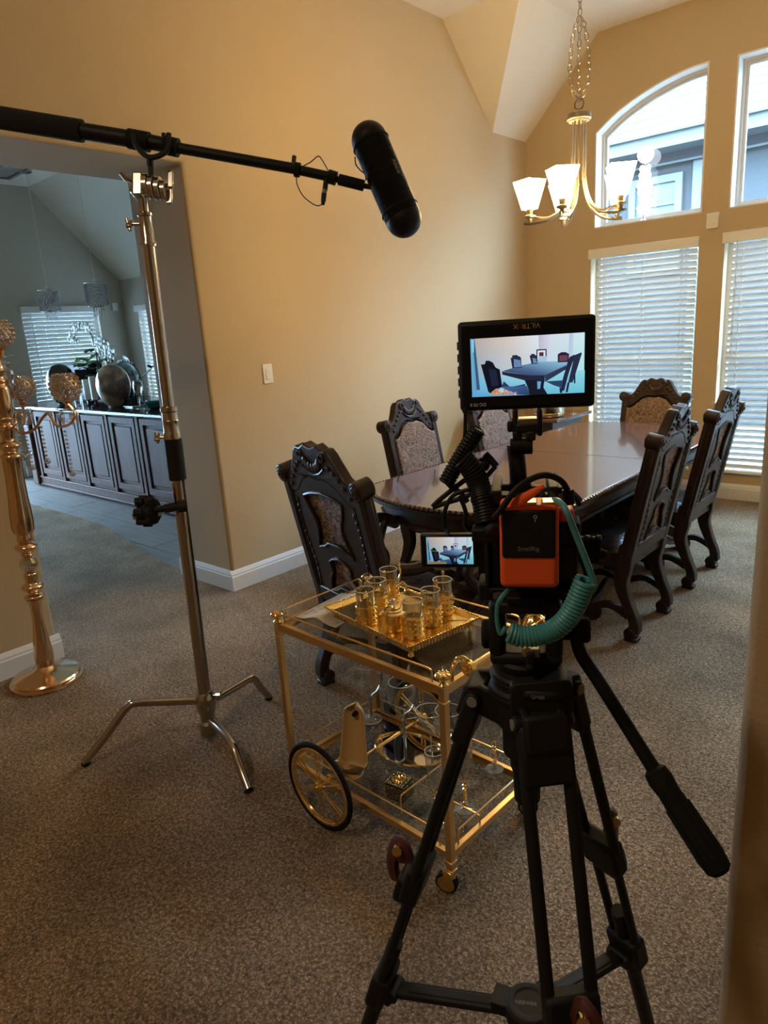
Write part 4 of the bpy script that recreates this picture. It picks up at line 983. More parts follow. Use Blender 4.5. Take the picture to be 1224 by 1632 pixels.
cb = bw('microphone_cable', 'thin black cable with a plug looped under the boom pole', 'cable', B(490,300)); m.build('cord', BLACK, cb)
m = MB(); m.cyl(B(520,286),B(518,303),.0085); m.build('strap', BLACK, cb); MB().cyl(B(518,303),B(516.5,309),.0085).build('silver_ring', GREYP, cb, label='silver ring of the plug')
MB().tube([B(516.5,309),B(515.5,320),B(514.5,326)],[.0085,.008,.0055],10).build('plug', BLACK, cb)
a_, b_ = B(589,224), B(643,349); ax = (b_-a_).normalized(); Lb = (b_-a_).length; Rb = .0575
bl = bw('microphone_blimp', 'black ribbed blimp windshield at the tip of the boom pole', 'microphone', B(592,298))
MM = Matrix.Translation(a_) @ align(ax).to_4x4()
cap = [(Rb*math.sin(t*PI/16),-Rb*math.cos(t*PI/16)) for t in range(9)]
m = MB(MM); m.lathe(cap+[(Rb,0.004)], n=32); m.build('end_cap', BLKS, bl)
m = MB(MM); m.lathe([(Rb,Lb-.004)]+[(r,Lb-z) for r,z in cap[::-1]], n=32); m.build('end_cap', BLKS, bl)
m = MB(MM); m.lathe([(Rb*.965,.004),(Rb*.965,Lb-.004)], n=32); bd = m.build('basket', RUB, bl)
m = MB(MM); nr = 42
for i in range(nr):
    z = .006+(Lb-.012)*i/(nr-1); m.ring((0,0,z), Rb*.972, .0026, 32, 5)
m.build('ribs', BLKS, bl, kind='stuff', label='close rings of the windshield')
for z_ in (.012,Lb-.03): MB(MM).ring((0,0,z_),Rb*.995,.0045,32,6).build('band', RUB, bl)
q = smooth_path([B(566,250),B(567,262),B(574,271),B(582,278),B(583,287)],5); MB().tube(q,.0022,5).build('cable', BLACK, bl)
# small maker lettering drawn as strokes on the side of the basket
def text_mesh(s, size, M4, name, mt, parent, off=None, ext=.0004, align_='CENTER'):
    cu = bpy.data.curves.new(name, 'FONT'); cu.body = s; cu.size = size; cu.align_x = align_; cu.align_y = 'CENTER'; cu.extrude = ext
    ob = bpy.data.objects.new(name, cu); me = bpy.data.meshes.new_from_object(ob); bpy.data.objects.remove(ob); bpy.data.curves.remove(cu)
    of = OFF.get(parent.name, Vector()) if off is None else Vector(off)
    me.transform(Matrix.Translation(-of) @ M4); me.materials.append(mt)
    o = bpy.data.objects.new(name, me); sc.collection.objects.link(o); o.parent = parent; OFF[o.name] = of; return o
fc = (-FW); sd = ax.cross(fc).normalized(); nrm = sd.cross(ax).normalized()
if nrm.dot(-FW) < 0: nrm = -nrm; sd = -sd
cN = a_+ax*(Lb*.50)+nrm*(Rb*.86*1)-sd*0+ (nrm.cross(ax))*(-.0)
side = ax.cross(nrm); 
if side.dot(RT) < 0: side = -side
ang = .62; n2 = (nrm*math.cos(ang)+side*math.sin(ang)); c2_ = a_+ax*(Lb*.48)+n2*(Rb*1.03); ux = ax; uy = n2.cross(ax)
text_mesh('RØDE', .018, Matrix(((ux.x,uy.x,n2.x,c2_.x),(ux.y,uy.y,n2.y,c2_.y),(ux.z,uy.z,n2.z,c2_.z),(0,0,0,1))), 'lettering', GREYP, bl)

# clamp on the stand column
cp = athd(236,815,2.49)
cl2 = bw('super_clamp', 'black geared clamp with silver studs fixed to the stand column', 'clamp', cp)
A3 = Matrix((RT,FW,UP)).transposed()
q = lambda px,py: athd(px,py,2.49)
m = MB(); m.cyl(q(245,813),q(290,806),.012); m.cyl(q(262,811),q(282,807),.016); m.cyl(q(283,808),q(298,806),.021,n=16); m.build('arm', BLACK, cl2)
m = MB()
c = q(240,815); d = (RT*.9-FW*.4).normalized()
m.cyl(c-d*.010, c+d*.010, .050, n=10); bd2 = m.build('jaw', BLACK, cl2, bevel=.004)
m = MB()
for k in range(8):
    a = k*PI/4; e = UP*math.cos(a)+RT.cross(UP)*math.sin(a); m.box(c-d*.012+e*.045,(.030,.018,.018),A3)
m.build('teeth', BLACK, bd2, bevel=.003)
c = q(226,813); m = MB()
for k in range(6):
    a = k*PI/3+.3; e = UP*math.cos(a)*.040+FW*math.sin(a)*.040; m.cyl(c-RT*.012+e, c+RT*.014+e, .014, n=10)
m.cyl(c-RT*.01,c+RT*.02,.026,n=12); m.build('cog', BLACK, cl2)
m = MB(); m.cyl(q(222,804),q(224,812),.010); m.cyl(q(214,818),q(217,827),.010); m.cyl(q(253,806),q(254,822),.007); m.build('stud', NICKEL, cl2, label='silver stud')

# ================================================================ FLOOR CANDELABRA
Lb0 = onz(76,1083,0.0); Lt = W(9,672,2.965+.03); ML = lean(Lb0, Lt); zl = lambda py: axis_s(ML, py, -.1, 2.4)
cn = wthing('floor_candelabra', 'tall champagne gold floor candelabra with crystal bowls beside the tan wall', 'candelabra', Lb0)
MB(Matrix.Translation(Lb0)).lathe([(.158,0),(.162,.006),(.160,.014),(.148,.018),(.150,.026),(.144,.033),(.10,.044),(.055,.056),(.040,.070),(.030,.082)],n=48).build('base', COPPER, cn)
def smp(prof, n=4): return [(max(.002,p.x), p.y) for p in smooth_path([(r,z,0) for r,z in prof], n)]
def lc(prof, name, m_=COPPER, n=28, **k): return MB(ML).lathe(smp(prof), n=n, **k).build(name, m_, cn, smooth=60)
z1, z2 = zl(1060), zl(954)
lc([(.026,.05),(.033,z1-.03),(.024,z1-.02),(.030,z1-.012),(.026,z1-.004),(.036,z1),(.041,z1+.03),(.042,z1+.06),(.036,z1+.12),(.027,lerp(z1,z2,.6)),(.024,lerp(z1,z2,.78)),(.028,lerp(z1,z2,.93)),(.036,z2)], 'lower_vase')
z3 = zl(912)
lc([(.030,z2),(.040,z2+.006),(.040,z2+.016),(.024,z2+.024),(.022,z2+.032),(.044,z2+.050),(.047,z2+.060),(.040,z2+.070),(.026,z2+.078),(.030,z3-.008),(.020,z3)], 'turned_ring')
z4 = zl(886)
MB(ML).ball((0,0,(z3+z4)/2), (z4-z3)/2*1.02, 12).build('crystal_ball', CRYST, cn, smooth=0)
z5 = zl(851)
lc([(.020,z4),(.028,z4+.006),(.022,z4+.014),(.044,z4+.036),(.047,z4+.046),(.036,z4+.058),(.026,z4+.066),(.034,z4+.074),(.030,z5)], 'turned_ring')
z6 = zl(730)
m = MB(ML); m.lathe(smp([(.030,z5),(.042,z5+.008),(.047,z5+.04),(.046,z5+.10),(.041,lerp(z5,z6,.5)),(.038,lerp(z5,z6,.8)),(.040,z6)]), n=32, flute=(z5+.02,z6-.01)); m.build('fluted_vase', COPPER, cn, smooth=60)
z7 = zl(690)
lc([(.040,z6),(.044,z6+.006),(.040,z6+.016),(.028,z6+.026),(.030,z6+.034),(.044,z6+.048),(.046,z6+.058),(.036,z6+.070),(.024,z6+.080),(.030,z7+.01),(.030,z7+.03),(.022,z7+.045),(.030,z7+.06),(.024,z7+.07)], 'arm_hub')
z8 = zl(612)
lc([(.024,z7+.07),(.034,z7+.09),(.038,lerp(z7,z8,.6)),(.036,z8-.02),(.026,z8),(.030,z8+.01),(.022,z8+.03),(.03,z8+.06),(.02,z8+.10),(.012,z8+.14),(.012,z8+.45),(.03,z8+.47),(.012,z8+.50)], 'upper_vase')
def crystal_bowl(c, r, hk, par, fl=.86):
    m = MB(); z0 = -r*hk; 
    m.lathe([(.010,z0-.030),(.016,z0-.022),(.010,z0-.014),(.022,z0-.002)],c,14); m.lathe([(.012,z0-.040),(.044,z0-.036),(.046,z0-.033),(.014,z0-.031)],c,22)
    ho = m.build('cup_dish', COPPER, par)
    m = MB(); g = MB(); rows = 8
    for i in range(rows):
        ph = PI*(.93-.70*i/(rows-1)); rr = r*math.sin(ph); zz_ = r*hk*math.cos(ph); n_ = max(5, int(2*PI*rr/(r*.38)))
        for j in range(n_):
            a = 2*PI*(j+.5*(i % 2))/n_; p = Vector(c)+Vector((rr*math.cos(a),rr*math.sin(a),zz_)); m.ball(p, r*.150, 6)
            A = align(p-Vector(c)); g.ring(p, r*.185, .0012, 8, 3, A)
    m.build('crystal_beads', CRYST, par, kind='stuff', smooth=0, label='crystal beads of the bowl'); g.build('bowl_lattice', COPPER, par, kind='stuff')
    return ho
def drop(c, par, s=1.0):
    m = MB(); m.ball(Vector(c)-Vector((0,0,.008*s)),.007*s,6); m.lathe([(.001,-.016*s),(.009*s,-.026*s),(.010*s,-.036*s),(.006*s,-.060*s),(.0008,-.078*s)][::-1],c,6); m.build('crystal_drop', CRYST, par, smooth=0)
def strand(c, n_, par, ball=True):
    m = MB(); st_ = .0175
    for i in range(n_): m.ball(Vector(c)-Vector((0,0,st_*i)), .0072, 6, (1,1,.85))
    if ball: m.ball(Vector(c)-Vector((0,0,st_*n_+.008)), .0145, 10)
    m.build('bead_strand', CRYST, par, smooth=0)
T1 = 2.97
V = lambda px,py,t=T1: W(px,py,t)
hubP = ML @ Vector((0,0,z7))
arm = MB().tube(smooth_path([hubP,V(23,680),V(29,688),V(42,690),V(56,683),V(65,670),V(75,659),V(80,663),V(88,676),V(99,680),V(112,675),V(119,661),V(115,650),V(109,644)],5), .0062, 8).build('arm', COPPER, cn)
c1 = V(104,616); crystal_bowl(c1, .061, 1.05, arm); c1b = V(106,646)
for dx, dy in ((-16,2),(-9,8),(14,2),(6,7)): drop(V(106+dx,648+dy*.4), arm)
strand(V(65.5,681), 8, arm); strand(V(103.7,688), 10, arm)
T2 = 3.12
arm2 = MB().tube(smooth_path([hubP,V(24,676,T1+.03),V(23,664,T1+.05),V(27,658,T1+.08),V(31,672,T1+.11),V(37,677,T2),V(39,664,T2),V(36,648,T2)],5), .0062, 8).build('arm', COPPER, cn)
crystal_bowl(V(31,617,T2), .064, .80, arm2)
for dx in (-12,-4,13,8): drop(V(35+dx,650,T2), arm2)
strand(V(30,690,T2), 6, arm2); strand(V(42,696,T2), 4, arm2); strand(V(49,730,T2), 2, arm2)
# rear and front arms mostly out of frame
arm3 = MB().tube(smooth_path([hubP,V(0,685),V(-20,690),V(-50,670),V(-60,650)],5), .0062, 8).build('arm', COPPER, cn); crystal_bowl(V(-62,618), .069, 1, arm3)
tp = ML @ Vector((0,0,z8+.30))
arm4 = MB().tube(smooth_path([tp,V(-8,565),V(0,572),V(4,560)],5), .005, 8).build('arm', COPPER, cn); crystal_bowl(V(-4,531), .062, 1, arm4); drop(V(11,575), arm4, 1.6); strand(V(5,566), 2, arm4, False)

# ================================================================ KITCHEN
isl = wthing('kitchen_island', 'long espresso panelled kitchen island with black granite top', 'island', (-6.2,3.7,0))
IX0, IX1, IY0, IY1, IZ = -8.30, -4.3, 3.22, 4.20, .885
MB().bb(IX0+.05,IX1,IY0,IY1,.10,IZ).build('carcass', CAB, isl)
MB().bb(IX0-.12,IX1+.05,IY0-.09,IY1+.06,IZ,IZ+.035).build('worktop', GRAN, isl, bevel=.008)
MB().bb(IX0+.03,IX1,IY0-.016,IY1,0,.10).build('plinth', CAB, isl, bevel=.004)
MB().bb(IX0+.03,IX1,IY0-.030,IY0-.010,.012,.030).build('plinth_moulding', CAB, isl, bevel=.006); MB().bb(IX0+.03,IX1,IY0-.028,IY0-.008,.095,.112).build('plinth_moulding', CAB, isl, bevel=.006)
xs = [-8.18+.5725*k for k in range(7)]
for x in xs[:-1]:
    m = MB(); a, b = x+.055, x+.53
    m.plate([rect(a,b,.15,.86), rect(a+.055,b-.055,.215,.80)], .022, AXZ, (0,IY0,0)); p_ = m.build('door_panel', CAB, isl, bevel=.004)
    m = MB(); m.bb(a+.085,b-.085,IY0-.014,IY0,.245,.77); m.build('raised_field', CAB, p_, bevel=.010)
for x in xs: MB().bb(x-.012,x+.040,IY0-.028,IY0+.01,.11,.885).build('stile', CAB, isl, bevel=.006)
m = MB(); m.bb(-8.40,-8.25,IY0-.05,IY0+.12,0,.70); m.lathe([(.0001,.78),(.05,.775),(.075,.755),(.085,.72),(.085,.69)][::-1],(-8.325,IY0+.035,0),16); m.build('end_post', CAB, isl, bevel=.02)
IT = IZ+.035
def isp(px, y=None, z=IT): 
    p = onz(px, 657, z); return p if y is None else Vector((p.x,y,z))
URNP = [(.0001,0),(.055,0),(.060,.012),(.072,.022),(.098,.055),(.122,.11),(.137,.17),(.139,.23),(.128,.30),(.105,.355),(.07,.395),(.035,.412),(.0001,.416)]
def ontop(px, py, y):      # point on the worktop at depth y for a pixel column
    p = ony(px, py, y); return Vector((p.x, y, IT))
p = ontop(187,655,3.42); u1 = thing('marble_urn', 'large brown marbled egg shaped urn on the island right of the orchid', 'urn', p)
MB().lathe([(r*1.18,z) for r,z in URNP],n=32).build('body', URN, u1)
MB().lathe([(.050,.0),(.075,.006),(.062,.03)],n=24).build('foot', BRANCH, u1)
p = ontop(106,655,3.42); u2 = thing('bronze_urn', 'dark bronze egg shaped urn on the island behind the crystal bowl', 'urn', p)
MB().lathe([(r*1.12,z*1.05) for r,z in URNP],n=32).build('body', URND, u2); MB().lathe([(.050,.0),(.075,.006),(.062,.03)],n=24).build('foot', BRANCH, u2)
# orchid
p = ontop(150,656,3.65); orc = thing('orchid', 'white orchid with arching stems in a dark urn on the island', 'potted plant', p)
MB().lathe([(.05,0),(.06,.01),(.02,.03),(.018,.10),(.05,.14),(.11,.20),(.13,.26),(.12,.33),(.135,.36),(.12,.36),(.10,.33)],n=16).build('pot', BRANCH, orc)
m = MB(); rnd = random.Random(5)
for j in range(30):
    a = rnd.uniform(0,2*PI); m.ball((.11*math.cos(a),.11*math.sin(a),.22+rnd.random()*.14), rnd.uniform(.02,.035), 6)
m.build('pot_ornament', BRANCH, orc, kind='stuff')
def loc_(px, py, y): q_ = ony(px,py,y)-p; return q_
def leafs(m, c, n_, L, spread, droop=.5, up=.3, w=.35):
    for i in range(n_):
        a = 2*PI*i/n_+rnd.uniform(-.3,.3); d = Vector((math.cos(a),math.sin(a),up+rnd.uniform(-.2,.3))).normalized(); s_ = d.cross(Vector((0,0,1))).normalized(); l = L*rnd.uniform(.7,1.1)
        vs = []; 
        for k in range(6):
            t_ = k/5; wd = l*w*math.sin(PI*min(1,t_*.92+.06))*.5; q_ = Vector(c)+d*(l*t_)-Vector((0,0,droop*l*t_*t_)); vs += [q_-s_*wd+Vector((0,0,wd*.3)), q_+s_*wd+Vector((0,0,wd*.3))]
        m.add(vs, [(2*k,2*k+1,2*k+3,2*k+2) for k in range(5)])
m = MB(); 
for (px,py) in ((133,575),(140,590),(147,560),(152,580),(158,568),(143,600),(130,585),(165,590),(172,575),(150,600)): leafs(m, loc_(px,py,3.65), 5, .12, 1, .4, .3, 1.0)
m.build('foliage', LEAF, orc, kind='stuff')
m = MB(); m.tube(smooth_path([(0,0,.30),loc_(155,600,3.65),loc_(153,560,3.65),loc_(148,540,3.65),loc_(138,522,3.65),loc_(124,520,3.65),loc_(117,545,3.65)],5),.006,5)
m.tube(smooth_path([(0,0,.30),loc_(158,600,3.65),loc_(158,560,3.65),loc_(162,543,3.65),loc_(172,545,3.65),loc_(180,565,3.65)],5),.006,5); m.build('stem', DLEAF, orc)
m = MB()
for (px,py) in ((122,520),(128,517),(135,520),(118,526),(115,533),(119,540),(122,547),(140,524),(113,540),(152,546),(158,543),(164,545),(170,550),(175,556),(179,563),(160,552),(167,558),(172,566),(156,556),(177,572),(163,563)):
    for q_ in range(9): m.ball(loc_(px+rnd.uniform(-5,5),py+rnd.uniform(-5,5),3.62+rnd.uniform(-.03,.03)), rnd.uniform(.016,.028), 6, (1,.5,rnd.uniform(.5,1)))
m.build('blossom', PETAL, orc, kind='stuff', label='white orchid blossom clusters')
# leafy plant behind the urn
p = ontop(212,656,3.95); pl = thing('rubber_plant', 'dark green broad leaved plant on the island behind the urn', 'potted plant', p)
MB().lathe([(.06,0),(.08,.10),(.085,.14),(.075,.14)],n=14).build('pot', BRANCH, pl)
for (px,py,tx,ty) in ((205,600,185,578),(208,595,197,567),(212,598,213,578),(205,610,188,590),(215,610,224,600),(200,615,215,632)):
    a_ = ony(px,py,3.95)-p; b_ = ony(tx,ty,3.95)-p; d = b_-a_; L_ = d.length; s_ = d.cross(Vector((0,1,.2))).normalized(); vs = []
    for k in range(7):
        t_ = k/6; wd = L_*.42*math.sin(PI*min(1,t_*.94+.04)); c = a_+d*t_; vs += [c-s_*wd, c+Vector((0,-.015,0)), c+s_*wd]
    MB().add(vs, [f for k in range(6) for f in ((3*k,3*k+1,3*k+4,3*k+3),(3*k+1,3*k+2,3*k+5,3*k+4))]).build('leaf', DLEAF, pl, smooth=60)
MB().tube([(0,0,.1),(0,.0,.3),ony(207,600,3.95)-p],.008,5).build('stem', DLEAF, pl)
# black box vase, candles, tumblers
p = ontop(148,655,3.75); t = thing('black_basket', 'black wide rectangular planter behind the orchid on the island', 'planter', p); 
MB().plate([rect(-.30,.24,-.08,.08), rect(-.28,.22,-.06,.06)], .40, o=(0,0,.02)).build('body', BRANCH, t, bevel=.01)
for k, (px, h) in enumerate(((144,.27),(155,.30))):
    p = ontop(px,656,3.40); t = thing('pillar_candle', ('left shorter','right taller')[k]+' white pillar candle on a dark holder beside the urn', 'candle', p, 0, 'pillar candles on the island')
    MB().lathe([(.05,0),(.045,.01),(.012,.02),(.012,.05),(.045,.06),(.045,.065)],n=14).build('holder', BRANCH, t); MB().lathe([(.033,.065),(.033,h),(.028,h+.002)],n=16).build('candle', WHITE, t)
for px, s, l in ((127,1.0,'blue tinted tumbler on the island beside the bronze urn'),(138,.9,'clear tumbler on the island between urn and candles')):
    p = ontop(px,657,3.35); t = thing('tumbler', l, 'glass', p, 0, 'tumblers on the island'); MB().surf([(.03*s,.002),(.036*s,.13*s)],n=14).build('wall', GLASS, t); MB().lathe([(.0001,0),(.03*s,0),(.03*s,.012)],n=14).build('base', CRYST, t)
for px, s, l in ((226,1.25,'clear wine glass standing on the island right of the marbled urn'),(236,1.0,'smaller clear wine glass nearest the opening edge on the island')):
    wine(ontop(px,658,3.38), l, s, 'wine glasses on the island')
p = ontop(249,660,3.42); t = thing('teal_bowl', 'dark teal glass bowl on the island at the opening edge', 'bowl', p); MB().lathe([(.04,0),(.08,.02),(.10,.07),(.095,.07),(.07,.02),(.0001,.012)],n=20).build('bowl', mat('teal_glaze',(.01,.10,.10),.1,coat=.6), t)
p = ontop(213,658,3.5); t = thing('glass_tray', 'low mirrored tray beside the marbled urn on the island', 'tray', p); MB().bb(-.12,.14,-.08,.08,0,.012).build('tray', mat('mirror_tray',(.6,.62,.65),.08,1), t, bevel=.003); MB().bb(-.10,.02,-.05,.05,.012,.075).build('box', BRANCH, t, bevel=.003)
p = ontop(232,658,3.75); t = thing('iron_sculpture', 'arched black iron branch with beads and a dark flower on the island', 'ornament', p)
L2 = lambda px,py: ony(px,py,3.75)-p
m = MB(); m.tube(smooth_path([(0,0,0),L2(228,620),L2(222,597),L2(210,580),L2(195,577),L2(186,583)],5),.007,6); m.tube(smooth_path([L2(226,600),L2(234,594),L2(241,588)],4),.006,5); m.cyl((0,0,0),(0,0,.015),.06); m.build('branch', BRANCH, t)
m = MB()
for px,py in ((191,578),(195,576),(199,576),(203,577),(207,579),(211,581)): m.ball(L2(px,py-2),.012,6)
m.build('bead', mat('pearl',(.7,.7,.7),.3), t); m = MB(); leafs(m, L2(241,587), 7, .07, 1, .1, .5, .6); m.build('flower', BRANCH, t)
# iron stools
def stool(P, rz, label):
    t = thing('bar_stool', label, 'stool', P, rz, 'iron bar stools behind the island')
    m = MB(); m.bb(-.19,.19,-.19,.19,.66,.70); m.build('seat', BRANCH, t, bevel=.02)
    for sx in (-1,1):
        for sy in (-1,1): MB().tube([(sx*.15,sy*.15,.67),(sx*.19,sy*.19,0)],.012,6).build('leg', BRANCH, t)
    m = MB(); m.tube(smooth_path([(-.18,.18,.68),(-.19,.22,.90),(-.15,.25,1.08),(0,.26,1.16),(.15,.25,1.08),(.19,.22,.90),(.18,.18,.68)],5),.012,6)
    for x in (-.09,0,.09): m.tube(smooth_path([(x,.19,.68),(x+.03,.22,.82),(x-.03,.24,.96),(x*.8,.255,1.13)],4),.008,5)
    m.tube(smooth_path([(-.17,.22,.85),(-.05,.23,.93),(.05,.23,.84),(.17,.22,.95)],4),.007,5); m.build('back', BRANCH, t); return t
stool((-8.69,3.80,0), 0, 'black iron stool at the left end of the island seen behind the crystal bowls')
stool((-6.05,4.62,0), 0, 'black iron stool seen behind the wine glasses at the right of the island')
# pendants
PEND = mat('beaded_metal', (.35,.33,.34), .25, .8)
for px, py0, py1, pc, l in ((75,463,497,42,'crystal drum pendant lamp on the left over the island'),(151,451,489,124,'crystal drum pendant lamp on the right over the island')):
    a_ = ony(px,py0,3.65); b_ = ony(px,py1,3.65); t = thing('pendant_lamp', l, 'pendant lamp', (a_.x,3.65,0), 0, 'pendant lamps over the kitchen island')
    z0, z1_ = b_.z, a_.z; R_ = .108
    MB().cyl((0,0,z1_),(0,0,3.40),.004,n=6).build('cord', WHITE, t); MB().lathe([(.06,3.40),(.06,3.385),(.02,3.37)],n=16).build('canopy', CHROME, t); MB().lathe([(.02,z1_-.01),(.018,z1_+.03),(.004,z1_+.05)],n=10).build('socket', WHITE, t)
    m = MB(); m.ring((0,0,z1_),R_,.004,28,6); m.ring((0,0,z0),R_,.004,28,6); m.ring((0,0,z0),R_*.5,.003,20,6); fr_ = m.build('frame', CHROME, t)
    m = MB(); nb = 26; nrw = int((z1_-z0)/.018)
    for i in range(nrw):
        for j in range(nb): a = 2*PI*(j+.5*(i%2))/nb; m.ball((R_*math.cos(a),R_*math.sin(a),z0+.012+.018*i), .0085, 5)
    m.build('bead_drum', PEND, t, kind='stuff', smooth=0)
    m = MB()
    for j in range(14):
        a = 2*PI*j/14
        for i in range(5): m.ball((R_*.5*math.cos(a),R_*.5*math.sin(a),z0-.012-.019*i), .0075, 5)
    m.build('bead_fringe', CRYST, t, kind='stuff', smooth=0)
# ================================================================ TRIPOD, HEAD AND CAMERA RIG (rig axes: x right, y away from the photographer, z up)
SR = .88                                  # one rig unit in metres
O = Vector((.92196*math.sin(-.53009), .92196*math.cos(-.53009), 0)); az = math.atan2(-O.x, O.y)
ZR0 = .972-.902*SR
RX = Vector((math.cos(az),math.sin(az),0)); RY = Vector((-math.sin(az),math.cos(az),0)); RZ = az
def tow(p): return O+(RX*p[0]+RY*p[1]+Vector((0,0,p[2])))*SR+Vector((0,0,ZR0))
def RL(px, py, y=0.0):
    d = ray(px,py); t = (RY.dot(O)+y*SR-RY.dot(CAM))/RY.dot(d); P = (CAM+d*t-O-Vector((0,0,ZR0)))/SR; return Vector((P.dot(RX), y, P.z))
def rthing(name, label, cat, base, group=None):
    t = thing(name, label, cat, tow(base), RZ, group, off=base); t.scale = (SR,SR,SR); return t
def bx_(m, px0, py0, px1, py1, y, dep, grow=0):
    """box whose near face spans two pixels at depth y"""
    a = RL(px0,py0,y); b = RL(px1,py1,y); m.bb(min(a.x,b.x)-grow,max(a.x,b.x)+grow,y,y+dep,min(a.z,b.z),max(a.z,b.z)); return m
tp_ = rthing('camera_tripod', 'black twin tube video tripod with mid level spreader and maroon levers', 'tripod', (0,0,-ZR0/SR))
SPR, PR, PZ = .3076, .07/SR, .902
TH = {'B': -.73912, 'A': -.73912-2.0944, 'C': -.73912+2.0944}
LC, LS, LT, ZF, ZH = .38422/SR, .6686/SR, .972/math.cos(.3076)/SR, -ZR0/SR, .902-.58527/SR
m = MB(); m.lathe([(.040,.80),(.040,.845),(.052,.860),(.054,.905),(.060,.912),(.060,.925),(.055,.930),(.056,.950),(.052,.955)],n=32); m.build('bowl', BLKM, tp_)
m = MB(); m.lathe([(.018,.70),(.022,.705),(.024,.76),(.028,.77),(.028,.81)],n=20); m.build('bowl_grip', BLACK, tp_)
m = MB(); m.ring((0,0,.918),.060,.003,32,6); m.ring((0,0,.942),.056,.0025,32,6); m.build('ring', BLKS, tp_)
for kk, a in TH.items():
    dl = Vector((Vector((math.cos(a),math.sin(a),0)).dot(RX), Vector((math.cos(a),math.sin(a),0)).dot(RY), 0)); tl = Vector((-dl.y,dl.x,0))
    ld = dl*math.sin(SPR)-Vector((0,0,math.cos(SPR))); ou = dl*math.cos(SPR)+Vector((0,0,math.sin(SPR)))
    pv = dl*PR+Vector((0,0,PZ)); Rm = Matrix((tl,ou,-ld)).transposed()
    at_ = lambda L_, s_=0, o_=0: pv+ld*L_+tl*s_+ou*o_
    m = MB()
    for s_ in (-1,1):
        m.plate([[( .02,.85),(.02,.905),(PR-.01,.925),(PR+.014,.920),(PR+.022,.895),(PR+.002,.875),(.045,.862)]], .012, Matrix(((dl.x,0,tl.x),(dl.y,0,tl.y),(0,1,0))), tl*(s_*.028-.006))
    m.cyl(at_(0,-.046), at_(0,.046), .013); m.build('leg_bracket', BLACK, tp_, bevel=.003)
    m = MB(); m.box(at_(.048,0,0),(.084,.032,.095),Rm); m.box(at_(.015,0,.006),(.070,.034,.06),Rm)
    lg = m.build('leg_top', BLKM, tp_, bevel=.007)
    for s_ in (-1,1): MB().cyl(at_(.0,s_*.044,0), at_(.0,s_*.049,0), .009, n=12).build('bolt', GREYP, lg, label='steel pivot bolt')
    for s_ in (-1,1):
        MB().tube([at_(.09,s_*.034), at_(.425,s_*.034)], .0105, 12).build('upper_tube', BLKM, tp_)
        MB().tube([at_(LC+.01,s_*.026), at_(LS-.03,s_*.026)], .0095, 12).build('middle_tube', BLKM, tp_)
    m = MB(); m.box(at_(LC+.01,0,0),(.086,.036,.085),Rm); m.box(at_(LC+.04,0,.010),(.060,.045,.06),Rm); cpz = m.build('clamp_block', BLACK, tp_, bevel=.008)
    # maroon lever and brass button
    s0 = {'A':-1,'B':1,'C':1}[kk]; out = ou*1.0
    m = MB(); q_ = smooth_path([at_(LC-.01,.000,.030), at_(LC-.035,.004*s0,.050), at_(LC-.005,.016*s0,.060), at_(LC+.035,.022*s0,.058), at_(LC+.065,.022*s0,.044)],5); m.tube(q_, .012, 8, flat=1.5, ref=tuple(tl)); lv = m.build('lever', RED, cpz, label='maroon lever')
    m = MB(); cbt = at_(LC-.03,.0,.052); dv = Vector((0,-1,.25)).normalized(); m.cyl(cbt+dv*.006, cbt+dv*.0185, .0095, n=16); m.build('button', GOLDS, lv, label='brass lever button')
    MB().tube([at_(LS-.12,0), at_(LT-.03,0)], .016, 12, flat=1.0).build('lower_tube', BLKM, tp_)
    m = MB(); m.box(at_(LS,0,0),(.075,.040,.085),Rm); m.box(at_(LS+.02,0,-.018),(.030,.03,.05),Rm); m.build('lower_clamp', BLACK, tp_, bevel=.008)
    m = MB(); f_ = at_(LT-.01); m.lathe([(.030,0),(.032,.010),(.020,.030),(.016,.045)],(f_.x,f_.y,ZF),16); m.build('foot', RUB, tp_)
    # spreader arm
    hb = Vector((0,0,ZH)); e = at_(LS,0,-.030); v_ = e-hb; mid_ = (hb+e)/2; X_ = v_.normalized(); Z_ = tl.cross(X_).normalized(); Rs = Matrix((X_,tl,-X_.cross(tl)*-1)).transposed()
    m = MB(); m.box(mid_+X_*.01,(v_.length-.02,.034,.014),Rs); m.box(mid_+X_*.01,(v_.length-.09,.020,.018),Rs); m.build('spreader_arm', BLKM, tp_, bevel=.003)
    m = MB(); m.cyl(e-tl*.024, e+tl*.024, .012); m.build('spreader_joint', BLACK, tp_)
m = MB(); m.lathe([(.040,-.018),(.046,-.014),(.046,.012),(.040,.018),(.030,.018),(.028,.0155),(.0001,.0155)],(0,0,ZH),n=28)
for a in TH.values():
    a_ = a-az; c = Vector((math.cos(a_),math.sin(a_),0))*.045+Vector((0,0,ZH)); m.box(c,(.05,.045,.026),Az(a_))
hubo = m.build('spreader_hub', BLACK, tp_, bevel=.004)
up_ = Vector((0,0,1))
text_mesh('NEEWER', .0105, Matrix.Translation((-.006,-.002,ZH+.0156)), 'lettering', GREYP, hubo)
# name plate on the front of the bowl casting
m = MB(); bx_(m,832,1101,900,1122,-.0755,.02); np_ = m.build('name_block', BLKM, tp_, bevel=.008)
fo_ = [RL(x_,y_,-.072) for x_,y_ in ((812,1098),(816,1092),(906,1084),(914,1096),(913,1138),(900,1154),(884,1161),(868,1163),(866,1184),(860,1189),(838,1190),(832,1184),(830,1172),(817,1166),(812,1150))]
m = MB(); m.plate([[(p_.x,p_.z) for p_ in fo_]], .05, AXZ, (0,-.022,0)); m.build('front_casting', BLKM, tp_, bevel=.008)
c = RL(857,1112,-.0758); text_mesh('GM88', .0085, Matrix.Translation(c) @ Matrix.Rotation(PI/2,4,'X'), 'lettering', GREYP, np_)

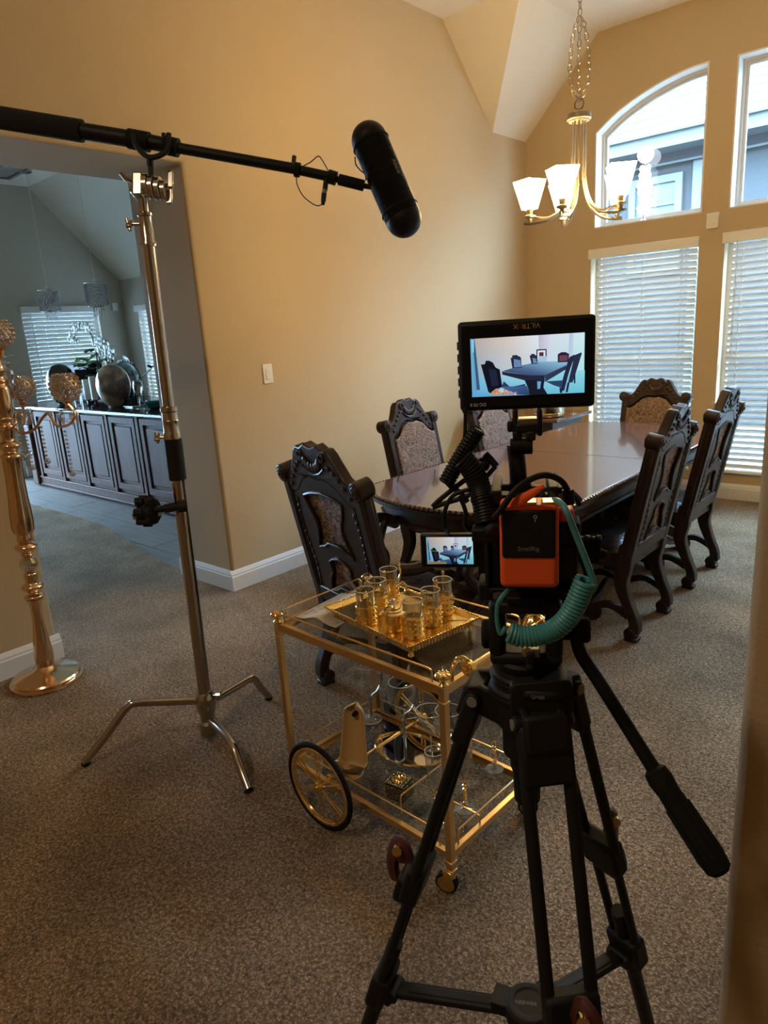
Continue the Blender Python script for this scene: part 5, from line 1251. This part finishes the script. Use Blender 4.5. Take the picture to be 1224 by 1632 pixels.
# ---- fluid head
hdz = RL(843,1045,0).z
fh = rthing('fluid_head', 'black fluid video head with pan handle clamped on the tripod bowl', 'tripod head', (0,0,.955))
z_a, z_b, z_c = RL(843,1068,0).z, RL(843,1040,0).z, RL(843,1005,0).z
m = MB(); m.lathe([(.050,.953),(.054,.957),(.054,z_a+.01),(.050,z_a+.012),(.050,z_a+.020),(.054,z_a+.022),(.055,z_b-.004),(.050,z_b)],n=36); m.build('pan_base', BLKS, fh)
m = MB(); m.box((0,.0,z_b+.006),(.112,.085,.022)); m.build('tilt_base', BLKM, fh, bevel=.008)
ztop = RL(843,945,0).z
for s_ in (-1,1):
    m = MB(); m.box((s_*.044,0,(z_b+ztop)/2),(.026,.085,ztop-z_b-.012)); m.build('tilt_side', BLKM, fh, bevel=.010)
m = MB(); a_ = RL(805,958,-.045); b_ = RL(893,977,-.045); m.bb(-.052,.052,-.055,.065,b_.z,a_.z); m.build('camera_plate_base', BLKM, fh, bevel=.004)
m = MB(); m.bb(-.028,.028,-.060,.075,a_.z,a_.z+.012); m.build('sliding_plate', BLKS, fh, bevel=.002)
kz = RL(800,1008,0).z
m = MB(); p0 = RL(781,1010,-.01); m.lathe([(.020,0),(.024,.004),(.024,.026),(.020,.030)],p0+Vector((-.013,0,0)),20,Matrix.Rotation(PI/2,3,'Y')); m.cyl(p0, Vector((-.03,-.01,p0.z)), .012); m.build('drag_knob', RUB, fh)
p1 = RL(916,1003,0); p2 = RL(942,1006,0)
m = MB(); m.cyl(Vector((.04,0,p1.z)), p1, .017, n=18); m.lathe([(.012,0),(.021,.003),(.021,.024),(.018,.028)],p1+Vector((-.005,0,0)),20,Matrix.Rotation(PI/2,3,'Y')); m.build('handle_rosette', RUB, fh)
h0 = RL(918,1003,0); h1 = RL(960,1095,-.04); h2 = RL(1046,1232,-.10); h3 = RL(1150,1392,-.17)
m = MB(); m.tube(smooth_path([h0,RL(925,1040,-.02),h1,h2],6), .0105, 12); m.build('pan_handle', BLKS, fh)
dv = (h3-h2).normalized(); m = MB(MB().M); gl = (h3-h2).length; Mg = Matrix.Translation(h2) @ align(dv).to_4x4()
m = MB(Mg); m.lathe([(.012,-.008),(.017,-.004),(.019,.010),(.0165,.030),(.0185,.07),(.0195,gl*.55),(.0205,gl*.85),(.0185,gl*.96),(.012,gl)],n=24); m.build('grip', RUB, fh, label='ribbed rubber grip')
m = MB(Mg)
for i in range(12):
    a = 2*PI*i/12; m.tube([(.0185*math.cos(a),.0185*math.sin(a),.05),(.0200*math.cos(a),.0200*math.sin(a),gl*.85)],.0014,4)
m.build('grip_rib', BLACK, fh)
bz_ = RL(840,1052,-.055); m = MB(); a_ = RL(831,1034,-.056); b_ = RL(861,1048,-.056); m.bb(a_.x,b_.x,-.058,-.040,b_.z,a_.z); m.build('level_window', mat('level_glass',(.10,.09,.07),.35), fh, bevel=.002, label='bubble level window')
m = MB(); m.cyl(RL(841,1040,-.060), RL(841,1040,-.052), .0075, n=16); m.build('bubble_level', GOLDS, fh)
m = MB(); m.box(RL(844,1053,-.062),(.012,.012,.030)); m.cyl(RL(844,1063,-.070),RL(844,1063,-.058),.006); m.build('lock_lever', BLACK, fh, bevel=.003)

# ---- cinema camera
CY = -.06
cam_base = (0,0,RL(843,950,0).z)
ca = rthing('cinema_camera', 'black cinema camera in a cage carrying cables and a battery', 'camera', cam_base)
a_ = RL(766,800,.0); b_ = RL(922,925,.0); body_z0, body_z1 = b_.z, RL(843,806,0).z
m = MB(); m.bb(-.052,.062,-.03,.11,body_z0,body_z1); m.build('body', BLKS, ca, bevel=.006)
m = MB(); m.bb(-.058,.068,-.035,.115,body_z1,body_z1+.008); m.bb(-.058,.068,-.035,.115,body_z0-.010,body_z0-.002)
for x in (-.060,.064): m.bb(x,x+.006,-.035,.115,body_z0-.01,body_z1+.008)
for i in range(7): m.cyl((-.045+.016*i,-.0,body_z1+.006),(-.045+.016*i,-.0,body_z1+.0095),.004,n=8)
m.build('cage', BLKM, ca, bevel=.0015)
m = MB(); bx_(m,895,868,921,922,-.062,.04); m.build('side_module', BLACK, ca, bevel=.003)
m = MB(); bx_(m,891,835,926,870,-.066,.05); m.build('side_plate', BLACK, ca, bevel=.003)
m = MB(); m.lathe([(.036,0),(.042,.01),(.042,.09),(.046,.095),(.046,.13)],(0,.11,(body_z0+body_z1)/2),28,Matrix.Rotation(-PI/2,3,'X')); m.build('lens', BLKM, ca)
m = MB(); a_ = RL(812,806,0); m.bb(-.05,.05,-.02,.0,body_z1+.008,body_z1+.022); m.bb(-.05,-.035,-.02,.09,body_z1+.008,body_z1+.030); m.bb(.035,.05,-.02,.09,body_z1+.008,body_z1+.034)
m.tube(smooth_path([RL(785,778,.03),RL(805,777,.03),RL(835,778,.03),RL(870,782,.03),RL(905,783,.03),RL(925,800,.03)],4),.006,8); m.tube(smooth_path([RL(905,783,.0),RL(915,790,.0),RL(925,806,.0)],4),.0045,6); m.build('top_handle', BLKM, ca, bevel=.002)
for px, py in ((846,782),(862,785),(878,786),(893,790),(905,797)):
    MB().cyl(RL(px,py,-.02),RL(px+3,py+9,-.03),.0055).build('plug', BLACK, ca)
m = MB(); p0 = RL(800,955,-.03); m.cyl(RL(796,942,-.03),RL(800,968,-.03),.011,n=16); m.build('rod_clamp', mat('grey_rod',(.16,.155,.15),.35,.7), ca, label='grey rod end')
m = MB(); bx_(m,762,930,790,958,-.02,.05); bx_(m,888,925,906,958,-.02,.05); bx_(m,875,935,900,960,.04,.06); bx_(m,800,938,890,950,-.03,.08); m.build('base_plate', BLACK, ca, bevel=.004)
m = MB(); p0 = RL(905,880,.02)
for i in range(4): m.cyl(RL(922+i*9,866,.02), RL(930+i*9,867,.02), .012+.002*(i%2), n=12)
m.cyl(RL(922,868,.02),RL(966,885,.02),.007); m.cyl(RL(955,884,.02),RL(966,886,.02),.008); m.box(RL(940,882,.02),(.03,.02,.025)); m.build('side_handle_mount', BLACK, ca, bevel=.002)
# flip-out screen
sa, sb = RL(669,852,-.02), RL(762,905,-.02)
m = MB(); m.bb(sa.x,sb.x,-.02,-.006,sb.z,sa.z); m.bb(sb.x-.01,-.05,-.016,.0,sb.z+.01,sa.z-.01); fs_ = m.build('flip_screen', BLKS, ca, bevel=.003)
m = MB(); m.bb(sa.x+.02,sa.x+.045,-.018,-.008,sb.z-.006,sb.z); m.build('screen_latch', GREYP, fs_, bevel=.002)

# ---- pictures on the two screens, flat polygons of light
SCR, nt_, b_n = node_mat('screen_image'); at_n = nt_.nodes.new('ShaderNodeVertexColor'); at_n.layer_name = 'Col'
nt_.links.new(at_n.outputs[0], b_n.inputs['Emission Color']); b_n.inputs['Emission Strength'].default_value = 1.0; b_n.inputs['Base Color'].default_value = (0,0,0,1); b_n.inputs['Roughness'].default_value = .2
def s2l(c): return tuple(((v/255)/12.92 if v/255 <= .04045 else ((v/255+.055)/1.055)**2.4) for v in c)
def picture(parent, x0, x1, z0, z1, y, name, simple=False, gain=1.0):
    m = MB(); lay = [0]
    def poly(pts, cols):
        n = len(m.v); lay[0] += 1; vs = []
        for (X, Y) in pts:
            u = (X-212)/795; yy = 258-.067*(X-212); v = (Y-yy)/427; u -= .018*v
            u = min(1,max(0,u)); v = min(1,max(0,v)); vs.append((x0+(x1-x0)*u, y-.00004*lay[0], z1-(z1-z0)*v))
        m.add(vs, [tuple(range(len(vs)))[::-1]] if (pts[1][0]-pts[0][0])*(pts[2][1]-pts[0][1])-(pts[2][0]-pts[0][0])*(pts[1][1]-pts[0][1]) < 0 else [tuple(range(len(vs)))])
        if not isinstance(cols, list): cols = [cols]*len(vs)
        m.col.extend([tuple(g*gain for g in s2l(c)) for c in cols])
    P = poly
    P([(212,258),(450,242),(450,600),(228,600)], [(190,175,170),(222,205,195),(170,205,225),(120,190,220)])
    P([(450,242),(700,226),(700,600),(450,600)], [(222,205,195),(235,240,250),(190,225,240),(170,205,225)])
    P([(700,226),(1003,205),(1015,600),(700,600)], [(225,225,240),(215,245,250),(170,235,240),(190,225,240)])
    P([(690,227),(770,221),(770,420),(700,420)], [(200,190,215),(225,225,245),(215,225,240),(190,200,225)])
    P([(900,212),(930,210),(930,380),(900,390)], [(190,200,230),(205,220,240),(200,225,240),(190,210,230)])
    P([(228,560),(440,520),(1015,470),(1020,632),(228,683)], [(110,190,225),(160,215,235),(150,225,235),(110,200,225),(90,170,215)])
    P([(212,258),(243,256),(285,628),(228,640)], [(120,190,215),(90,130,165),(90,140,190),(110,180,220)])
    P([(222,262),(238,261),(240,355),(226,357)], (140,215,235))
    P([(243,258),(285,625),(262,628),(238,360)], (60,95,130))
    P([(678,328),(748,323),(751,408),(680,412)], (25,25,45)); P([(686,336),(741,331),(743,400),(687,404)], (225,235,245)); P([(698,348),(728,346),(729,374),(699,376)], (90,45,70))
    P([(690,380),(750,374),(752,410),(692,414)], (170,205,225))
    P([(440,488),(560,448),(690,414),(900,408),(900,440),(742,512),(640,514)], [(60,75,110),(90,120,165),(130,180,215),(150,205,230),(100,150,190),(70,95,135),(60,80,120)])
    P([(440,490),(640,514),(742,512),(742,560),(640,560),(444,512)], (35,40,62)); P([(742,512),(905,430),(905,455),(745,560)], (45,60,90))
    P([(600,545),(740,550),(735,600),(765,655),(640,662),(625,600)], (22,26,45)); P([(690,556),(718,556),(712,610),(694,612)], (110,170,215))
    for (a, b, c, d, e) in (((510,372),(540,368),(572,385),(580,460),(515,464)), ((640,362),(660,358),(680,372),(690,430),(648,432))):
        P([a,b,c,d,e], (38,45,75)); P([(a[0]+12,a[1]+26),(c[0]-4,c[1]+20),(d[0]-3,d[1]-6),(e[0]+10,e[1]-6)], (105,140,185))
    P([(500,390),(512,388),(522,462),(514,464)], (30,35,60)); P([(632,372),(642,371),(654,432),(648,433)], (30,35,60))
    P([(826,360),(850,345),(880,344),(904,358),(900,414),(828,418)], (45,32,55)); P([(838,368),(895,364),(892,405),(838,410)], (110,70,90))
    P([(940,365),(985,345),(990,352),(960,470),(935,560),(905,560)], (40,48,80)); P([(905,380),(940,360),(942,372),(905,500),(880,620),(850,625),(870,520)], (35,42,72))
    P([(748,555),(870,545),(860,600),(800,580)], (45,70,110)); P([(900,560),(915,560),(905,630),(890,632)], (30,38,65)); P([(940,500),(952,500),(955,565),(945,566)], (30,38,65)); P([(845,600),(860,600),(868,636),(852,638)], (30,38,65))
    P([(455,560),(500,600),(560,588),(612,575),(600,600),(500,625),(440,600)], (45,60,95)); P([(440,600),(620,590),(640,655),(450,660)], [(70,110,165),(60,90,140),(40,60,100),(60,100,150)])
    P([(290,440),(318,438),(325,412),(350,412),(375,425),(395,460),(425,475),(445,600),(362,650),(345,640)], (14,18,34)); P([(345,470),(400,480),(420,590),(370,600)], (28,38,62))
    if not simple:
        P([(370,640),(400,615),(450,612),(520,640),(560,655),(360,665)], (205,150,120)); rnd_ = random.Random(2)
        for i in range(26):
            X, Y = rnd_.uniform(375,540), rnd_.uniform(622,655); P([(X,Y),(X+8,Y-2),(X+9,Y+5),(X+1,Y+6)], rnd_.choice([(255,225,200),(150,80,50),(120,160,210),(240,190,150)]))
        P([(425,612),(455,610),(457,640),(427,642)], (190,215,235))
    else:
        P([(225,468),(420,460),(420,464),(225,472)], (120,230,120)); P([(900,440),(935,438),(935,441),(900,443)], (190,230,120)); P([(228,640),(560,618),(560,655),(228,683)], (150,130,105))
    return m.build(name, SCR, parent, smooth=0, label='lit screen picture of the dining room')
a_ = RL(679,856,-.0205); b_ = RL(755,899,-.0205)
MB().bb(a_.x-.001,b_.x+.001,-.0206,-.0195,b_.z-.001,a_.z+.001).build('screen_glass', BLACK, fs_)
picture(fs_, a_.x, b_.x, b_.z, a_.z, -.0208, 'screen_picture', True, .8)

# ---- battery in an orange sleeve
BY = -.115
ba, bb_ = RL(795,807,BY), RL(891,939,BY)
bt = rthing('camera_battery', 'bright orange sleeved black battery on the back of the camera', 'battery', (0,BY,bb_.z))
m = MB(); m.bb(ba.x,bb_.x,BY,BY+.055,bb_.z,ba.z); m.build('sleeve', ORANGE, bt, bevel=.008, seg=4, label='orange silicone sleeve')
pa, pb = RL(799,813,BY), RL(886,890,BY)
m = MB(); m.bb(pa.x,pb.x,BY-.0022,BY+.01,pb.z,pa.z); fp = m.build('face', BLACK, bt, bevel=.004, seg=3, label='black battery face')
c = RL(842,875,BY-.0024); text_mesh('SmallRig', .0088, Matrix.Translation(c) @ Matrix.Rotation(PI/2,4,'X'), 'lettering', GREYP, fp)
m = MB(); c = RL(853,824,BY-.0024); m.ring(c,.0022,.0004,16,4,Matrix.Rotation(PI/2,3,'X')); m.bb(c.x-.0004,c.x+.0004,c.y-.0002,c.y+.0002,c.z-.007,c.z-.004); m.build('light_mark', WHITE, fp)
m = MB(); a_ = RL(800,806,BY); 
for x0_, x1_, x2_ in ((818,828,855),(864,880,892)):
    p0, p1_ = RL(x0_,806,BY+.01), RL(x2_,803,BY+.01); m.bb(p0.x,p1_.x,BY+.006,BY+.030,ba.z-.001,ba.z+.0035)
m.build('top_terminal', GOLD, bt, bevel=.001, label='metal top terminals')
m = MB(); pts = [RL(812,808,BY+.01),RL(830,797,BY+.0),RL(848,786,BY-.01),RL(866,775,BY-.02)]; m.tube(pts,[.007,.008,.006,.003],8,flat=.7); m.build('pull_tab', ORANGE, bt, label='orange pull tab standing open')
m = MB(); bx_(m,892,813,915,833,-.07,.04); m.build('side_tab', ORANGE, bt, bevel=.004)

# ---- cables
def cable(name, label, pts, r, mt, coils=(), group=None, k=8):
    t = rthing(name, label, 'cable', pts[0][0] if isinstance(pts[0], list) else pts[0], group); return t
tc_ = rthing('coiled_cable', 'teal coiled cable looping from the battery top round under the camera', 'cable', RL(920,1000,-.13))
CYY = -.135
m = MB(); m.tube(smooth_path([RL(882,797,BY+.03),RL(892,800,BY+.0),RL(903,815,CYY),(RL(917,850,CYY)),(RL(934,893,CYY)),(RL(945,925,CYY)),(RL(946,938,CYY)),(RL(938,946,CYY))],8),.0045,8); m.build('straight_cord', TEAL, tc_)
hx = coil([RL(934,925,CYY),RL(924,948,CYY),RL(913,972,CYY),RL(898,992,CYY),RL(878,1006,CYY),RL(855,1013,CYY),RL(830,1014,CYY),RL(812,1008,CYY)], .0120, .0036, 27, per=12)
m = MB(); m.tube(hx, .0038, 7); m.build('coil', TEAL, tc_)
m = MB(); m.tube(smooth_path([RL(806,1000,CYY),RL(798,1010,CYY),RL(794,1000,CYY),RL(792,985,CYY),RL(793,965,CYY),RL(801,950,CYY),RL(810,940,CYY+.03)],6),.0034,8); m.build('end_cord', TEAL, tc_)
m = MB(); m.tube(smooth_path([RL(938,925,CYY),RL(944,935,CYY),RL(940,948,CYY),RL(930,944,CYY)],5),.0034,8); m.build('end_cord', TEAL, tc_)
def rp(px,py,y=-.02): return RL(px,py,y)
bc = rthing('monitor_cable', 'thick black coiled cable leaning left from the camera to the monitor', 'cable', rp(740,760), 'black coiled cables beside the camera')
m = MB(); m.tube(coil([rp(762,684),rp(748,706),rp(732,732),rp(712,768)], .0100, .0034, 17, per=10), .0030, 6); m.tube([rp(762,684),rp(712,768)],.0070,8)
m.build('coil', BLACK, bc)
m = MB(); m.tube(smooth_path([rp(742,650),rp(741,690),rp(737,715),rp(733,735)],5),.0028,8); m.build('straight_cord', BLACK, bc)
m = MB(); m.tube(smooth_path([rp(712,768),rp(722,778),rp(735,786),rp(745,800)],5),.0042,8); m.tube(smooth_path([rp(760,752),rp(725,777),rp(690,807),rp(712,801),rp(745,790),rp(765,775)],6),.0040,8); m.build('tail', BLACK, bc)
bc2 = rthing('hdmi_cable', 'black coiled cable with shiny rings hanging down left of the battery', 'cable', rp(760,780), 'black coiled cables beside the camera')
PB = [rp(738,732,-.04),rp(752,748,-.04),rp(764,775,-.04),rp(771,805,-.05),rp(776,835,-.06)]
m = MB(); m.tube(coil(PB, .0145, .0038, 22, per=11), .0030, 6); m.build('coil', BLKS, bc2)
m = MB(); m.tube(smooth_path(PB,6),.0095,10); m.build('core', BLACK, bc2)
m = MB(); m.tube(smooth_path([rp(748,780,-.05),rp(722,790,-.05),rp(709,815,-.05),rp(709,840,-.04),rp(714,850,-.02)],6),.0034,8); m.tube(smooth_path([rp(732,790,-.05),rp(742,815,-.05),rp(741,835,-.05),rp(748,845,-.04)],6),.0034,8); m.build('loop', BLACK, bc2)
m = MB(); m.box(rp(770,850,-.07),(.032,.03,.022)); m.cyl(rp(780,842,-.08),rp(790,850,-.09),.012); m.box(rp(775,790,-.04),(.045,.03,.02)); m.build('plug', BLACK, bc2, bevel=.004)
bc3 = rthing('power_cable', 'smooth black cable arching over the top of the orange battery', 'cable', rp(860,780))
m = MB(); m.tube(smooth_path([rp(787,825,-.12),rp(800,810,-.12),rp(818,785,-.12),rp(838,768,-.11),rp(862,758,-.10),rp(880,759,-.09),rp(896,768,-.08),rp(905,783,-.07)],8),.0046,8); m.build('cord', BLACK, bc3)
MB().cyl(rp(905,780,-.07),rp(907,803,-.07),.0085,n=12).build('plug', BLACK, bc3)
cl_ = rthing('cable_clamp', 'small black T handled clamp above the coiled cables', 'clamp', rp(782,745))
m = MB(); m.tube([rp(773,723,-.01),rp(781,731,-.01),rp(791,743,-.01)],.0055,8); m.tube([rp(790,743,-.01),rp(775,760,-.01)],.0036,8); m.ball(rp(770,740,-.01),.011,10); m.build('t_handle', BLACK, cl_)
MB().cyl(rp(772,738,-.01),rp(762,745,.0),.009).build('screw', BLACK, cl_)

# ---- field monitor
MY = .02
mo = rthing('field_monitor', 'black upside down field monitor showing the dining room on an arm above the camera', 'monitor', RL(842,655,MY))
ma, mb_ = RL(729,513,MY), RL(945,659,MY); za = RL(837,507,MY).z; zb = RL(843,652,MY).z; xa = RL(731,585,MY).x; xb = RL(949,575,MY).x
m = MB(); m.bb(xa,xb,MY,MY+.022,zb,za); mb2 = m.build('housing', BLACK, mo, bevel=.006, seg=4)
m = MB(); m.bb(xa+.0035,xb-.0035,MY-.0025,MY+.004,zb+.0035,za-.0035); fb = m.build('bezel', BLKS, mo, bevel=.004, seg=3)
m = MB(); m.bb(xa+.04,xb-.04,MY+.022,MY+.035,zb+.02,za-.02); m.build('rear_plate', BLACK, mo, bevel=.004)
sx0, sx1 = RL(751,588,MY).x, RL(932,576,MY).x; sz1 = RL(840,535,MY).z; sz0 = RL(842,629,MY).z
m = MB(); m.bb(sx0-.0015,sx1+.0015,MY-.0032,MY,sz0-.0015,sz1+.0015); m.build('screen_glass', BLACK, fb)
picture(fb, sx0, sx1, sz0, sz1, MY-.0036, 'screen_picture', False, .95)
FLIP = Matrix.Rotation(PI/2,4,'X') @ Matrix.Rotation(PI,4,'Z')
LG = mat('logo_gold', (.45,.33,.16), .4)
c = RL(840,519,MY-.003); 
text_mesh('ViLTR', .0105, Matrix.Translation(c+Vector((.0055,0,0))) @ FLIP, 'lettering', LG, fb); text_mesh('X', .0105, Matrix.Translation(c+Vector((-.0165,0,0))) @ FLIP, 'lettering', LG, fb)
text_mesh('O', .0085, Matrix.Translation(c+Vector((-.0105,0,0))) @ FLIP, 'lettering', mat('logo_red',(.25,.02,.01),.4), fb, None)
c = RL(762,645,MY-.003); text_mesh('DC-70 II', .0068, Matrix.Translation(c) @ FLIP, 'model_lettering', WHITE, fb)
m = MB()
for i in range(5): m.bb(xa-.0022,xa+.001,MY+.006,MY+.016,zb+.02+.018*i,zb+.032+.018*i)
m.build('side_button', BLKM, mo, bevel=.0008)
ar_ = rthing('tilt_mount', 'black monitor arm with tilt clamp standing on the camera top', 'monitor arm', (RL(835,775,.03)))
m = MB(); a_ = RL(820,655,.02); b_ = RL(862,672,.02)
for s_ in (819,858): p = RL(s_,672,.015); m.box(p+Vector((.002,.012,-.002)),(.008,.028,.040))
m.build('cold_shoe_side', BLACK, ar_, bevel=.003)
m = MB(); bx_(m,824,668,858,678,.012,.03); m.build('cold_shoe', mat('worn_grey',(.20,.17,.13),.4,.6), ar_, bevel=.002, label='worn grey shoe plate')
m = MB(); bx_(m,822,676,862,690,.01,.03); bx_(m,808,672,818,689,.015,.014); bx_(m,817,688,832,702,.012,.026); bx_(m,838,688,854,703,.008,.026); m.build('tilt_block', BLACK, ar_, bevel=.003)
m = MB(); p = RL(832,711,.02); m.cyl(p-Vector((.018,0,0)), p+Vector((.016,0,0)), .0125, n=20); m.build('tilt_joint', BLKS, ar_, bevel=.002)
m = MB(); m.tube([RL(821,708,.03),RL(825,745,.03),RL(827,785,.03)],.0135,14); m.build('post', BLKM, ar_)
m = MB(); m.box(RL(829,778,.03),(.034,.03,.022)); m.build('post_foot', BLACK, ar_, bevel=.004)
